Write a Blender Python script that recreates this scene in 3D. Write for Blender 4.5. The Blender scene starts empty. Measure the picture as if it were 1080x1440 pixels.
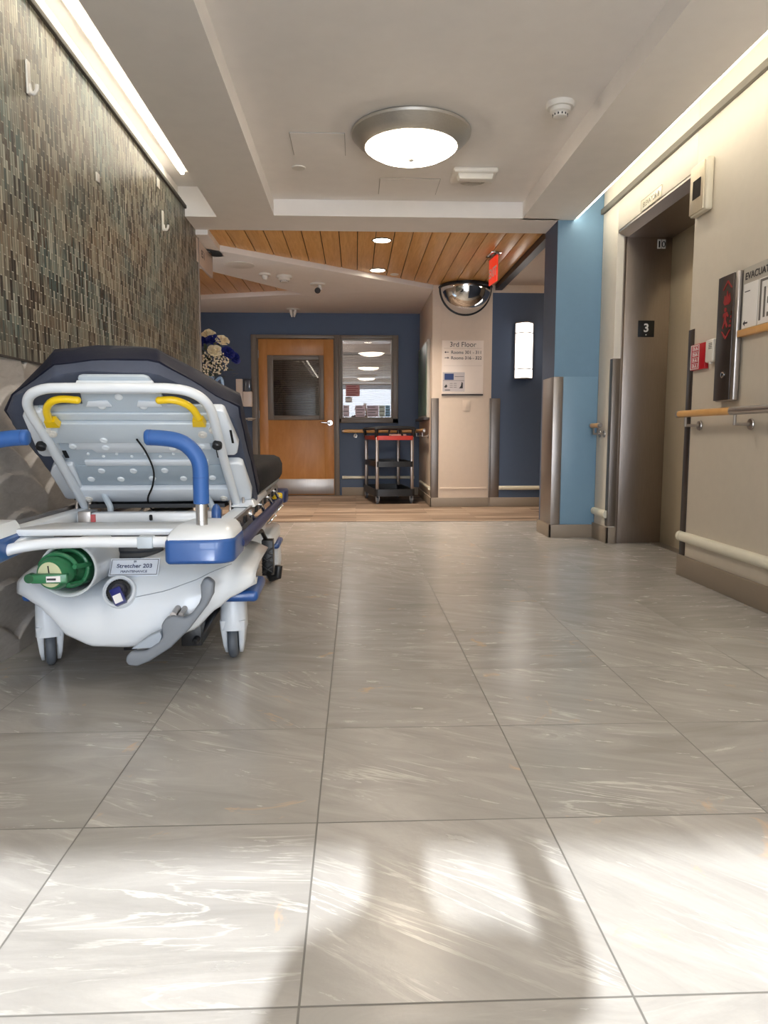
import bpy, bmesh, math, random
from mathutils import Vector, Matrix, noise as mnoise
random.seed(7)
PI = math.pi
S = bpy.context.scene
COL = S.collection

# ------------------------------------------------------------------ camera
cam_d = bpy.data.cameras.new('camera'); cam = bpy.data.objects.new('camera', cam_d); COL.objects.link(cam)
cam.location = (0, 0, 0.83)
cam.rotation_euler = (PI/2 - math.atan(0.109), 0, -math.atan(0.04*math.cos(math.atan(0.109))))
cam_d.sensor_fit = 'VERTICAL'; cam_d.sensor_height = 36; cam_d.lens = 25.0
cam_d.clip_start = 0.02; cam_d.clip_end = 200
S.camera = cam
# ------------------------------------------------------------------ world, sun, daylight, exposure
w = bpy.data.worlds.new('sky'); S.world = w; w.use_nodes = True
w.node_tree.nodes['Background'].inputs[0].default_value = (0.62, 0.78, 1.0, 1)
w.node_tree.nodes['Background'].inputs[1].default_value = 1.0
def light(name, kind, loc, rot, energy, color, **kw):
    d = bpy.data.lights.new(name, kind); d.energy = energy; d.color = color
    for k, v in kw.items(): setattr(d, k, v)
    o = bpy.data.objects.new(name, d); COL.objects.link(o); o.location = loc; o.rotation_euler = rot
    return o
SUN_EL = math.radians(24)
light('sun', 'SUN', (0, -9, 4), (PI/2 - SUN_EL, 0, 0), 8.2, (.93, 0.97, 1.0), angle=0.0095)
light('window_daylight', 'AREA', (0.3, -4.05, 1.25), (PI/2, 0, 0), 132, (0.83, 0.90, 1.0),
      shape='RECTANGLE', size=2.9, size_y=2.1)
S.view_settings.view_transform = 'Standard'; S.view_settings.look = 'None'
S.view_settings.exposure = 0.62; S.view_settings.gamma = 1.0; S.view_settings.use_curve_mapping = False
S.cycles.max_bounces = 10; S.cycles.diffuse_bounces = 6; S.cycles.glossy_bounces = 5
S.cycles.transparent_max_bounces = 10; S.cycles.sample_clamp_indirect = 6.0
S.cycles.caustics_reflective = False; S.cycles.caustics_refractive = False

# ------------------------------------------------------------------ materials
def lin(c):
    return tuple(((v/255)/12.92 if v/255 <= .04045 else ((v/255+.055)/1.055)**2.4) for v in c) + (1,)
MATS = {}
class NT:
    def __init__(s, name):
        s.m = bpy.data.materials.new(name); s.m.use_nodes = True
        s.n = s.m.node_tree.nodes; s.l = s.m.node_tree.links; s.b = s.n['Principled BSDF']
    def add(s, t, **kw):
        x = s.n.new(t)
        for k, v in kw.items():
            if k.startswith('i_'):
                x.inputs[int(k[2:])].default_value = v
            else: setattr(x, k, v)
        return x
    def link(s, a, b): s.l.new(a, b)
    def math(s, op, a, b=None, c=None):
        x = s.n.new('ShaderNodeMath'); x.operation = op
        for i, v in enumerate((a, b, c)):
            if v is None: continue
            if isinstance(v, (int, float)): x.inputs[i].default_value = v
            else: s.l.new(v, x.inputs[i])
        return x.outputs[0]
    def mix(s, f, a, b, bt='MIX'):
        x = s.n.new('ShaderNodeMix'); x.data_type = 'RGBA'; x.blend_type = bt
        for i, v in ((0, f), (6, a), (7, b)):
            if isinstance(v, (int, float)): x.inputs[i].default_value = v
            elif isinstance(v, tuple): x.inputs[i].default_value = v
            else: s.l.new(v, x.inputs[i])
        return x.outputs[2]
    def ramp(s, f, stops, interp='LINEAR'):
        x = s.n.new('ShaderNodeValToRGB'); r = x.color_ramp; r.interpolation = interp
        while len(r.elements) < len(stops): r.elements.new(0.5)
        for e, (p, c) in zip(r.elements, stops): e.position = p; e.color = c
        s.l.new(f, x.inputs[0]); return x.outputs[0]
    def bump(s, h, strength=.3, dist=.01):
        x = s.n.new('ShaderNodeBump'); x.inputs['Strength'].default_value = strength; x.inputs['Distance'].default_value = dist
        s.l.new(h, x.inputs['Height']); s.l.new(x.outputs[0], s.b.inputs['Normal']); return x
    def coords(s, scale=(1, 1, 1), rot=(0, 0, 0), loc=(0, 0, 0)):
        t = s.n.new('ShaderNodeTexCoord'); m = s.n.new('ShaderNodeMapping')
        m.inputs['Scale'].default_value = scale; m.inputs['Rotation'].default_value = rot; m.inputs['Location'].default_value = loc
        s.l.new(t.outputs['Object'], m.inputs['Vector']); return m.outputs[0]
    def noise(s, vec, scale=5, detail=3, rough=.5, dist=0):
        x = s.n.new('ShaderNodeTexNoise'); x.inputs['Scale'].default_value = scale; x.inputs['Detail'].default_value = detail
        x.inputs['Roughness'].default_value = rough; x.inputs['Distortion'].default_value = dist
        s.l.new(vec, x.inputs['Vector']); return x.outputs[0]
def mat(name, rgb, rough=.5, metal=0, bump=0, bscale=60, var=.04, spec=.5, emit=None, estr=0, coat=0, alpha=1):
    if name in MATS: return MATS[name]
    t = NT(name); c = lin(rgb)
    v = t.coords()
    n = t.noise(v, bscale*.15, 3)
    t.link(t.mix(n, tuple(x*(1-var) for x in c[:3])+(1,), tuple(min(1, x*(1+var)) for x in c[:3])+(1,)), t.b.inputs['Base Color'])
    t.b.inputs['Roughness'].default_value = rough; t.b.inputs['Metallic'].default_value = metal
    t.b.inputs['Specular IOR Level'].default_value = spec
    t.b.inputs['Coat Weight'].default_value = coat
    if bump:
        n2 = t.noise(v, bscale, 4); t.bump(n2, bump, .002)
    if emit: t.b.inputs['Emission Color'].default_value = lin(emit); t.b.inputs['Emission Strength'].default_value = estr
    MATS[name] = t.m; return t.m
def m_brushed(name, rgb, rough=.3, axis=2, metal=1.0, amp=.12):
    t = NT(name); sc = [90, 90, 90]; sc[axis] = 2.0
    v = t.coords(scale=tuple(sc)); n = t.noise(v, 4, 3)
    c = lin(rgb)
    t.link(t.mix(n, tuple(x*.82 for x in c[:3])+(1,), tuple(min(1, x*1.15) for x in c[:3])+(1,)), t.b.inputs['Base Color'])
    t.link(t.math('MULTIPLY_ADD', n, amp, rough-amp/2), t.b.inputs['Roughness'])
    t.b.inputs['Metallic'].default_value = metal
    t.bump(n, .08, .001)
    MATS[name] = t.m; return t.m

# floor tile: 495 mm marble-look squares
def m_tile():
    t = NT('stone_floor_tile')
    tc = t.n.new('ShaderNodeTexCoord'); mp = t.n.new('ShaderNodeMapping')
    mp.inputs['Location'].default_value = (0.086+0.495*20, -1.452+0.495*20, 0); t.link(tc.outputs['Object'], mp.inputs['Vector'])
    P = mp.outputs[0]
    br = t.add('ShaderNodeTexBrick', offset=0.0, offset_frequency=1, squash=1.0)
    t.link(P, br.inputs['Vector'])
    br.inputs['Color1'].default_value = (0, 0, 0, 1); br.inputs['Color2'].default_value = (1, 1, 1, 1); br.inputs['Mortar'].default_value = (.5, .5, .5, 1)
    for k, v in (('Scale', 1.0), ('Mortar Size', .0022), ('Mortar Smooth', .3), ('Bias', 0), ('Brick Width', .495), ('Row Height', .495)):
        br.inputs[k].default_value = v
    rnd = t.n.new('ShaderNodeSeparateColor'); t.link(br.outputs['Color'], rnd.inputs[0]); R = rnd.outputs[0]
    # each tile: own slice of the veining, own direction
    vr = t.n.new('ShaderNodeVectorRotate'); vr.rotation_type = 'Z_AXIS'; t.link(P, vr.inputs['Vector'])
    t.link(t.math('MULTIPLY_ADD', R, 1.1, -.25), vr.inputs['Angle'])
    off = t.n.new('ShaderNodeCombineXYZ'); t.link(t.math('MULTIPLY', R, 17.0), off.inputs[2])
    va = t.n.new('ShaderNodeVectorMath'); va.operation = 'ADD'; t.link(vr.outputs[0], va.inputs[0]); t.link(off.outputs[0], va.inputs[1])
    ms = t.n.new('ShaderNodeMapping'); ms.inputs['Scale'].default_value = (1.1, 4.6, 1); t.link(va.outputs[0], ms.inputs['Vector'])
    V = ms.outputs[0]
    ms2 = t.n.new('ShaderNodeMapping'); ms2.inputs['Scale'].default_value = (.75, 5.2, 1); ms2.inputs['Location'].default_value = (3, 1, 5); t.link(va.outputs[0], ms2.inputs['Vector']); V2 = ms2.outputs[0]
    n1 = t.noise(V, 1.5, 6, .6, 1.6)
    n2 = t.noise(V2, 2.0, 7, .60, .9)
    cloud = t.noise(va.outputs[0], 3.0, 4, .55, .5)
    base = t.ramp(n1, [(.25, lin((149, 146, 142))), (.5, lin((164, 161, 157))), (.78, lin((182, 179, 175)))])
    vein = t.math('SUBTRACT', 1.0, t.math('MULTIPLY', t.math('ABSOLUTE', t.math('SUBTRACT', n2, .5)), 48.0))
    vein = t.math('MAXIMUM', vein, 0.0)
    brk = t.math('MULTIPLY', vein, t.math('MAXIMUM', t.math('MULTIPLY_ADD', cloud, 4.0, -1.9), 0.0))
    c = t.mix(t.math('MINIMUM', t.math('MULTIPLY', brk, .60), 1.0), base, lin((236, 234, 228)))
    rust = t.noise(va.outputs[0], 5.5, 5, .6, 1.0)
    rf = t.math('MINIMUM', t.math('MAXIMUM', t.math('MULTIPLY_ADD', rust, 9.0, -5.9), 0.0), .55)
    c = t.mix(rf, c, lin((205, 172, 138)))
    grit = t.noise(P, 190, 2)
    c = t.mix(t.math('MULTIPLY', grit, .10), c, lin((140, 136, 130)))
    tone = t.n.new('ShaderNodeCombineColor')
    tv = t.math('MULTIPLY_ADD', R, .12, .94)
    for i in range(3): t.link(tv, tone.inputs[i])
    c = t.mix(1.0, c, tone.outputs[0], 'MULTIPLY')
    gcol = lin((112, 110, 106))
    c = t.mix(br.outputs['Fac'], c, gcol)
    t.link(c, t.b.inputs['Base Color'])
    rr = t.noise(V, 7, 5, .6)
    t.link(t.math('ADD', t.math('MULTIPLY_ADD', rr, .20, .14), t.math('MULTIPLY', br.outputs['Fac'], .4)), t.b.inputs['Roughness'])
    t.b.inputs['Specular IOR Level'].default_value = .55
    h = t.math('SUBTRACT', t.math('ADD', t.math('MULTIPLY', n1, .8), t.math('MULTIPLY', t.noise(P, 75, 4), .30)), t.math('MULTIPLY', br.outputs['Fac'], .6))
    t.bump(h, .35, .0025)
    return t.m
def m_plank():
    t = NT('plank_floor')
    P = t.coords(loc=(0, .02, 0))
    br = t.add('ShaderNodeTexBrick', offset=.37, offset_frequency=2)
    t.link(P, br.inputs['Vector'])
    br.inputs['Color1'].default_value = (0, 0, 0, 1); br.inputs['Color2'].default_value = (1, 1, 1, 1)
    for k, v in (('Scale', 1.0), ('Mortar Size', .0015), ('Bias', 0), ('Brick Width', 1.2), ('Row Height', .15)): br.inputs[k].default_value = v
    g = t.noise(t.coords(scale=(.8, 12, 1)), 2.2, 5, .6, .4)
    c1 = t.ramp(g, [(.38, lin((84, 68, 56))), (.62, lin((128, 108, 92)))])
    c2 = t.ramp(g, [(.38, lin((140, 120, 104))), (.62, lin((192, 172, 152)))])
    c = t.mix(br.outputs['Color'], c1, c2)
    c = t.mix(br.outputs['Fac'], c, lin((96, 82, 70)))
    t.link(c, t.b.inputs['Base Color']); t.b.inputs['Roughness'].default_value = .5; t.b.inputs['Specular IOR Level'].default_value = .3
    t.bump(g, .1, .002)
    return t.m
def m_mosaic():
    t = NT('glass_stick_mosaic')
    tc = t.n.new('ShaderNodeTexCoord'); sp = t.n.new('ShaderNodeSeparateXYZ'); t.link(tc.outputs['Object'], sp.inputs[0])
    cb = t.n.new('ShaderNodeCombineXYZ'); t.link(t.math('ADD', sp.outputs[2], 20.0), cb.inputs[0]); t.link(t.math('ADD', sp.outputs[1], 20.0), cb.inputs[1])
    br = t.add('ShaderNodeTexBrick', offset=.37, offset_frequency=2, squash=1.0)
    t.link(cb.outputs[0], br.inputs['Vector'])
    br.inputs['Color1'].default_value = (0, 0, 0, 1); br.inputs['Color2'].default_value = (1, 1, 1, 1); br.inputs['Mortar'].default_value = (.5, .5, .5, 1)
    for k, v in (('Scale', 1.0), ('Mortar Size', .0016), ('Mortar Smooth', .1), ('Bias', 0), ('Brick Width', .080), ('Row Height', .0185)): br.inputs[k].default_value = v
    R = br.outputs['Color']
    big = t.noise(cb.outputs[0], 2.2, 3, .5)
    streak = t.noise(t.coords(scale=(1, 60, 5)), 1.4, 4, .6)
    f = t.math('ADD', t.math('MULTIPLY', R, .86), t.math('MULTIPLY_ADD', streak, .42, -.14))
    warm = t.ramp(f, [(0, lin((40, 32, 27))), (.17, lin((84, 68, 56))), (.30, lin((140, 124, 104))), (.44, lin((158, 154, 136))), (.62, lin((178, 172, 152))), (.76, lin((104, 92, 76))), (.86, lin((200, 196, 176)))], 'CONSTANT')
    cool = t.ramp(f, [(0, lin((40, 38, 38))), (.17, lin((78, 104, 102))), (.30, lin((124, 138, 130))), (.46, lin((150, 162, 152))), (.60, lin((76, 64, 56))), (.72, lin((164, 168, 154))), (.86, lin((192, 196, 182)))], 'CONSTANT')
    bf = t.math('MINIMUM', t.math('MAXIMUM', t.math('MULTIPLY_ADD', big, 7.0, -3.2), 0.0), 1.0)
    c = t.mix(bf, warm, cool)
    c = t.mix(t.math('MULTIPLY', streak, .35), c, lin((74, 66, 58)))
    fr_ = t.math('FRACT', t.math('DIVIDE', t.math('ADD', sp.outputs[1], 20.0), .0185))
    jn = t.math('MAXIMUM', t.math('SUBTRACT', 1.0, t.math('MULTIPLY', t.math('MINIMUM', fr_, t.math('SUBTRACT', 1.0, fr_)), 6.0)), 0.0)
    c = t.mix(br.outputs['Fac'], c, lin((200, 197, 184)))
    c = t.mix(t.math('MULTIPLY', jn, .92), c, lin((44, 39, 33)))
    t.link(c, t.b.inputs['Base Color'])
    t.link(t.math('MULTIPLY_ADD', br.outputs['Fac'], .4, .34), t.b.inputs['Roughness']); t.b.inputs['Specular IOR Level'].default_value = .22
    h = t.math('ADD', t.math('MULTIPLY', R, .7), t.math('MULTIPLY', br.outputs['Fac'], -1.0))
    h = t.math('ADD', h, t.math('MULTIPLY', streak, .6))
    t.bump(h, .55, .003)
    return t.m
def m_wood(name, a, b, scale=(1, 14, 1), rough=.35, rings=3.0):
    t = NT(name)
    g = t.noise(t.coords(scale=scale), rings, 6, .6, 1.2)
    f = t.noise(t.coords(scale=tuple(3*x for x in scale)), 12, 3, .6)
    c = t.ramp(g, [(.3, lin(a)), (.7, lin(b))])
    c = t.mix(t.math('MULTIPLY', f, .22), c, tuple(x*.75 for x in lin(a)[:3])+(1,))
    t.link(c, t.b.inputs['Base Color']); t.b.inputs['Roughness'].default_value = rough
    MATS[name] = t.m; return t.m
def m_wave():
    t = NT('moulded_stone_panel')
    n = t.noise(t.coords(scale=(1, 1, 3)), 16, 6, .65, .6)
    t.link(t.ramp(n, [(.3, lin((172, 166, 160))), (.7, lin((192, 187, 181)))]), t.b.inputs['Base Color'])
    t.b.inputs['Roughness'].default_value = .48
    t.bump(n, .25, .003)
    return t.m
def m_glass(name, tint=(1, 1, 1, 1), gl=.10, rough=.0):
    t = NT(name)
    tr = t.add('ShaderNodeBsdfTransparent'); tr.inputs[0].default_value = tint
    g = t.add('ShaderNodeBsdfGlossy'); g.inputs['Roughness'].default_value = rough
    lw = t.add('ShaderNodeLayerWeight'); lw.inputs[0].default_value = .25
    mx = t.add('ShaderNodeMixShader'); t.link(t.math('MAXIMUM', t.math('MULTIPLY', lw.outputs[0], .7), gl), mx.inputs[0])
    t.link(tr.outputs[0], mx.inputs[1]); t.link(g.outputs[0], mx.inputs[2])
    t.link(mx.outputs[0], t.n['Material Output'].inputs[0])
    MATS[name] = t.m; return t.m
def m_emit(name, rgb, s):
    t = NT(name); t.b.inputs['Base Color'].default_value = (.9, .9, .9, 1)
    n = t.noise(t.coords(), 3, 1)
    t.link(t.mix(n, lin(rgb), tuple(x*.98 for x in lin(rgb)[:3])+(1,)), t.b.inputs['Emission Color'])
    t.b.inputs['Emission Strength'].default_value = s
    MATS[name] = t.m; return t.m
def m_fabric(name, rgb, rough=.55, sc=220, b=.2):
    t = NT(name); v = t.coords(); n = t.noise(v, 9, 5, .6); wv = t.noise(v, sc, 2)
    c = lin(rgb)
    t.link(t.mix(n, tuple(x*.8 for x in c[:3])+(1,), tuple(x*1.2 for x in c[:3])+(1,)), t.b.inputs['Base Color'])
    t.b.inputs['Roughness'].default_value = rough; t.b.inputs['Specular IOR Level'].default_value = .3
    t.bump(t.math('ADD', n, t.math('MULTIPLY', wv, .15)), b, .01)
    MATS[name] = t.m; return t.m

TILE, PLANK, MOS, WAVE = m_tile(), m_plank(), m_mosaic(), m_wave()
CEIL = mat('ceiling_paint', (238, 234, 230), .8, bump=.05)
CREAM = mat('cream_wall_paint', (216, 209, 197), .6, bump=.08, bscale=120)
PEACH = mat('peach_wall_paint', (219, 203, 187), .6, bump=.08, bscale=120)
BLUE = mat('slate_blue_wall_paint', (74, 90, 116), .55, bump=.06, bscale=120)
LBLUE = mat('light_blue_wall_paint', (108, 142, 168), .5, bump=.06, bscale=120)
LEDGE = mat('grey_ledge_paint', (104, 100, 92), .6)
BASEB = mat('taupe_baseboard_vinyl', (142, 130, 116), .5)
TAUPE = mat('taupe_frame_paint', (122, 112, 102), .4)
STEEL = m_brushed('brushed_steel', (176, 170, 166), .36)
GUARD = m_brushed('guard_steel', (134, 126, 120), .44)
STEELD = m_brushed('dark_brushed_steel', (160, 149, 141), .38)
BRONZE = m_brushed('champagne_steel', (204, 192, 168), .45, metal=.5)
CHROME = mat('chrome', (225, 225, 225), .06, 1)
NICKEL = m_brushed('brushed_nickel', (204, 200, 192), .42, axis=0, metal=.8)
BOARD = m_wood('ceiling_maple', (206, 150, 88), (232, 182, 118), (16, 1, 1), .30)
DOORW = m_wood('door_maple', (190, 128, 66), (206, 146, 82), (5, 1, 1.2), .38, 2.2)
RAILW = m_wood('rail_maple', (214, 160, 92), (228, 178, 110), (2, 2, 2), .3)
DARK = mat('dark_metal_trim', (58, 52, 50), .45)
BLACKP = mat('black_plastic', (26, 27, 30), .38)
BLK = mat('matte_black', (14, 14, 15), .7)
WHITEP = mat('white_enamel', (226, 232, 238), .28, coat=.3, var=.02)
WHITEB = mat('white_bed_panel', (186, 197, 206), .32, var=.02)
WHITEC = mat('white_ceiling_device', (224, 220, 212), .45)
RAILC = mat('cream_bumper_vinyl', (226, 222, 204), .35)
BEDBLUE = mat('blue_bumper_plastic', (38, 84, 150), .35, coat=.3)
GRIP = mat('blue_grip_foam', (42, 90, 158), .5)
NAVYP = mat('navy_rail_plastic', (38, 48, 92), .4)
YEL = mat('yellow_release_plastic', (246, 206, 22), .35, coat=.3)
GREYP = mat('grey_pedal_plastic', (128, 134, 142), .45)
WHEEL = mat('grey_wheel_rubber', (92, 98, 106), .5)
NAVY = m_fabric('navy_mattress_cover', (27, 30, 46), .6)
NAVYL = m_fabric('slate_mattress_base', (76, 82, 98), .65)
SEATF = m_fabric('patterned_black_cover', (26, 25, 29), .7, 300, .4)
GREEN = mat('green_regulator_plastic', (46, 116, 76), .35, coat=.2)
GREENT = mat('green_cylinder_paint', (30, 84, 52), .35)
DIAL = mat('cream_dial', (214, 216, 176), .5)
PAPER = mat('white_paper', (232, 230, 228), .7)
SIGNC = mat('cream_sign_face', (246, 234, 224), .35)
INK = mat('dark_ink', (52, 50, 54), .6)
RED = mat('red_plastic', (184, 18, 34), .35, coat=.2)
REDT = mat('cart_red_tray', (176, 52, 44), .4)
GLOBE = m_emit('lamp_globe', (255, 238, 216), 14.5)
TUBE = m_emit('cove_tube', (255, 247, 228), 9.5)
SCONCE = m_emit('sconce_shade', (255, 246, 236), 2.6)
DOWN = m_emit('downlight_lens', (255, 242, 218), 12.0)
PANE = m_glass('window_glass', gl=.05)
CLEAR = m_glass('clear_plastic', gl=.12, rough=.1)

# ------------------------------------------------------------------ mesh builder
class MB:
    def __init__(s, M=None): s.bm = bmesh.new(); s.M = M
    def _v(s, p):
        p = Vector(p)
        return s.bm.verts.new(s.M @ p if s.M else p)
    def f(s, vs):
        try: return s.bm.faces.new(vs)
        except ValueError: return None
    def box(s, x0, y0, z0, x1, y1, z1):
        v = [s._v(p) for p in ((x0,y0,z0),(x1,y0,z0),(x1,y1,z0),(x0,y1,z0),(x0,y0,z1),(x1,y0,z1),(x1,y1,z1),(x0,y1,z1))]
        for q in ((0,3,2,1),(4,5,6,7),(0,1,5,4),(1,2,6,5),(2,3,7,6),(3,0,4,7)): s.f([v[i] for i in q])
        return s
    def hexa(s, bot, top):
        v = [s._v(p) for p in list(bot)+list(top)]
        for q in ((0,3,2,1),(4,5,6,7),(0,1,5,4),(1,2,6,5),(2,3,7,6),(3,0,4,7)): s.f([v[i] for i in q])
        return s
    def rings(s, rings, cap=True, closed=True):
        R = [[s._v(p) for p in r] for r in rings]
        n = len(R[0])
        for a, b in zip(R, R[1:]):
            for i in range(n if closed else n-1):
                j = (i+1) % n; s.f([a[i], a[j], b[j], b[i]])
        if cap and closed: s.f(R[0][::-1]); s.f(R[-1])
        return s
    def tube(s, pts, r, n=14, cap=True):
        pts = [Vector(p) for p in pts]; rs = r if isinstance(r, (list, tuple)) else [r]*len(pts)
        T = []
        for i in range(len(pts)):
            a = pts[max(0, i-1)]; b = pts[min(len(pts)-1, i+1)]; T.append((b-a).normalized())
        up = Vector((0, 0, 1)) if abs(T[0].z) < .9 else Vector((1, 0, 0))
        u = T[0].cross(up).normalized(); out = []
        for i, p in enumerate(pts):
            u = (u - T[i]*u.dot(T[i])).normalized(); w_ = T[i].cross(u)
            out.append([p + (u*math.cos(2*PI*k/n) + w_*math.sin(2*PI*k/n))*rs[i] for k in range(n)])
        return s.rings(out, cap)
    def cyl(s, a, b, r0, r1=None, n=28):
        return s.tube([a, b], [r0, r0 if r1 is None else r1], n)
    def lathe(s, prof, c=(0, 0, 0), axis='z', n=40, cap=True):
        out = []
        for r, h in prof:
            ring = []
            for k in range(n):
                a = 2*PI*k/n; x, y = r*math.cos(a), r*math.sin(a)
                p = {'z': (x, y, h), 'y': (x, h, y), 'x': (h, x, y)}[axis]
                ring.append((c[0]+p[0], c[1]+p[1], c[2]+p[2]))
            out.append(ring)
        return s.rings(out, cap)
    def prism(s, poly, plane, d0, d1):
        def P(a, b, d): return {'xz': (a, d, b), 'xy': (a, b, d), 'yz': (d, a, b)}[plane]
        return s.rings([[P(a, b, d0) for a, b in poly], [P(a, b, d1) for a, b in poly]])
    def ball(s, c, r, nu=18, nv=10, half=None):
        r = (r, r, r) if isinstance(r, (int, float)) else r
        out = []
        for j in range(nv+1):
            t_ = -PI/2 + PI*j/nv
            cr = max(math.cos(t_), 1e-3)
            out.append([(c[0]+r[0]*cr*math.cos(2*PI*k/nu), c[1]+r[1]*cr*math.sin(2*PI*k/nu), c[2]+r[2]*math.sin(t_)) for k in range(nu)])
        return s.rings(out)
    def build(s, name, m, parent=None, bevel=0, seg=2, smooth=35, subd=0):
        bmesh.ops.recalc_face_normals(s.bm, faces=s.bm.faces[:])
        if bevel:
            es = [e for e in s.bm.edges if len(e.link_faces) == 2 and e.calc_face_angle(0) > math.radians(30)]
            bmesh.ops.bevel(s.bm, geom=es, offset=bevel, segments=seg, profile=.5, affect='EDGES', clamp_overlap=True)
        me = bpy.data.meshes.new(name); s.bm.to_mesh(me); s.bm.free()
        for p in me.polygons: p.use_smooth = True
        me.set_sharp_from_angle(angle=math.radians(smooth))
        for x in (m if isinstance(m, (list, tuple)) else [m]): me.materials.append(x)
        o = bpy.data.objects.new(name, me); COL.objects.link(o)
        if parent: o.parent = parent
        if subd: md = o.modifiers.new('subdivision', 'SUBSURF'); md.levels = md.render_levels = subd
        return o
def split(o):
    """one object per separate piece"""
    me = o.data; bm = bmesh.new(); bm.from_mesh(me); bm.verts.ensure_lookup_table()
    lab = [-1]*len(bm.verts); n = 0
    for v in bm.verts:
        if lab[v.index] >= 0: continue
        st = [v]; lab[v.index] = n
        while st:
            q = st.pop()
            for e in q.link_edges:
                k = e.other_vert(q)
                if lab[k.index] < 0: lab[k.index] = n; st.append(k)
        n += 1
    for k in range(n):
        b2 = bm.copy(); b2.verts.ensure_lookup_table()
        bmesh.ops.delete(b2, geom=[v for v in b2.verts if lab[v.index] != k], context='VERTS')
        m2 = me.copy() if k else None
        tgt = bpy.data.meshes.new(me.name); b2.to_mesh(tgt); b2.free()
        for x in me.materials: tgt.materials.append(x)
        if k == 0: first = tgt
        else:
            c = o.copy(); c.data = tgt; COL.objects.link(c)
        if m2: bpy.data.meshes.remove(m2)
    bm.free(); o.data = first
    return o
def tag(o, label=None, cat=None, group=None, kind=None):
    for k, v in (('label', label), ('category', cat), ('group', group), ('kind', kind)):
        if v: o[k] = v
    return o
def thing(name, label, cat, loc=(0, 0, 0), rz=0, group=None):
    o = bpy.data.objects.new(name, None); COL.objects.link(o); o.empty_display_size = .1
    o.location = loc; o.rotation_euler = (0, 0, rz)
    return tag(o, label, cat, group)
def struct(name, mb, m, parent=None, **k):
    o = mb.build(name, m, parent, **k)
    if not parent: o['kind'] = 'structure'
    return o
def srot(name, loc, rz=0):
    o = bpy.data.objects.new(name, None); COL.objects.link(o); o.location = loc; o.rotation_euler = (0, 0, rz); o['kind'] = 'structure'
    return o
def copy_tree(o, parent=None):
    c = o.copy(); COL.objects.link(c); c.parent = parent
    for ch in list(o.children): copy_tree(ch, c)
    return c
def text(name, items, m, parent, M=None, ext=.0006):
    """items: (string, x, z, size, align[, italic shear]) in the local xz plane, facing -y at y = 0"""
    bm = bmesh.new()
    for it in items:
        st, x, z, size, al = it[:5]
        cu = bpy.data.curves.new('writing', 'FONT'); cu.body = st; cu.size = size; cu.align_x = al; cu.extrude = ext
        if len(it) > 5: cu.offset = it[5]
        ob = bpy.data.objects.new('writing', cu); COL.objects.link(ob)
        dg = bpy.context.evaluated_depsgraph_get(); me = bpy.data.meshes.new_from_object(ob.evaluated_get(dg))
        me.transform(Matrix.Translation((x, 0, z)) @ Matrix.Rotation(PI/2, 4, 'X'))
        if M: me.transform(M)
        bm.from_mesh(me); bpy.data.objects.remove(ob); bpy.data.curves.remove(cu); bpy.data.meshes.remove(me)
    me = bpy.data.meshes.new(name); bm.to_mesh(me); bm.free(); me.materials.append(m)
    o = bpy.data.objects.new(name, me); COL.objects.link(o); o.parent = parent
    return o
def arc(cx, cy, r, a0, a1, n):
    return [(cx+r*math.cos(math.radians(a0+(a1-a0)*i/n)), cy+r*math.sin(math.radians(a0+(a1-a0)*i/n))) for i in range(n+1)]
def spline(pts, n=8):
    """Catmull-Rom through the points"""
    P = [Vector(p) for p in pts]; P = [2*P[0]-P[1]] + P + [2*P[-1]-P[-2]]; out = []
    for i in range(1, len(P)-2):
        for k in range(n):
            t = k/n
            out.append(.5*((2*P[i]) + (P[i+1]-P[i-1])*t + (2*P[i-1]-5*P[i]+4*P[i+1]-P[i+2])*t*t + (3*P[i]-P[i-1]-3*P[i+1]+P[i+2])*t**3))
    out.append(P[-2]); return out

# ================================================================== THE SETTING
YW = -4.0                                   # window wall behind the photographer
struct('floor', MB().box(-1.75, YW-.2, -.1, 6, 6.75, 0), TILE)
fl2 = MB().box(-4, 6.75, -.1, 6, 9.9, 0)
struct('floor_planks', fl2, PLANK)
struct('trim_1', MB().box(-1.29, 6.742, 0, 1.9, 6.762, .002), DARK)

# left wall: mosaic above, moulded stone below
struct('wall_left', MB().box(-1.75, YW-.2, 0, -1.34, 6.11, 2.75), CEIL)
struct('wall_left_mosaic', MB().box(-1.34, YW, 1.12, -1.29, 6.12, 2.535), MOS, bevel=.002)
struct('trim_2', MB().box(-1.34, YW, 2.537, -1.276, 6.14, 2.562), mat('dark_ledge_paint', (78, 74, 68), .7), bevel=.003)
def wave_wall():
    mb = MB(); ny, nz = 640, 150; y0, y1, z0, z1 = 0.6, 6.12, 0.0, 1.12
    rows = []
    rnd = random.Random(3)
    levels = [i*.17+.05 for i in range(8)]
    ph = [(rnd.uniform(0, 6), rnd.uniform(.46, .70), rnd.uniform(.09, .13), rnd.uniform(0, 6)) for _ in levels]
    def top(r, y):
        p = ph[r]; s_ = abs(math.sin(PI*(y+p[0])/p[1]))
        return levels[r] + p[2]*(s_**.8) + .03*math.sin(2.1*y+p[3])
    for j in range(nz+1):
        z = z0+(z1-z0)*j/nz; row = []
        for i in range(ny+1):
            y = y0+(y1-y0)*i/ny; h = 0
            for r in range(len(levels)):
                tz = top(r, y)
                if z <= tz+.016:
                    hh = .036*max(0, 1-(tz-z)/.30)**.8
                    if z <= tz-.004: h = max(h, hh) if h else hh; break
                    f_ = (tz+.016-z)/.020; h = max(h, hh*f_)
            n_ = mnoise.noise(Vector((y*2.5, z*2.5, 1)))*.008
            row.append((-1.322+h+n_*.6, y, z))
        rows.append(row)
    mb.rings(rows, cap=False, closed=False)
    return mb
ww = wave_wall(); ww.box(-1.34, YW, 0, -1.31, .6, 1.12)
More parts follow.
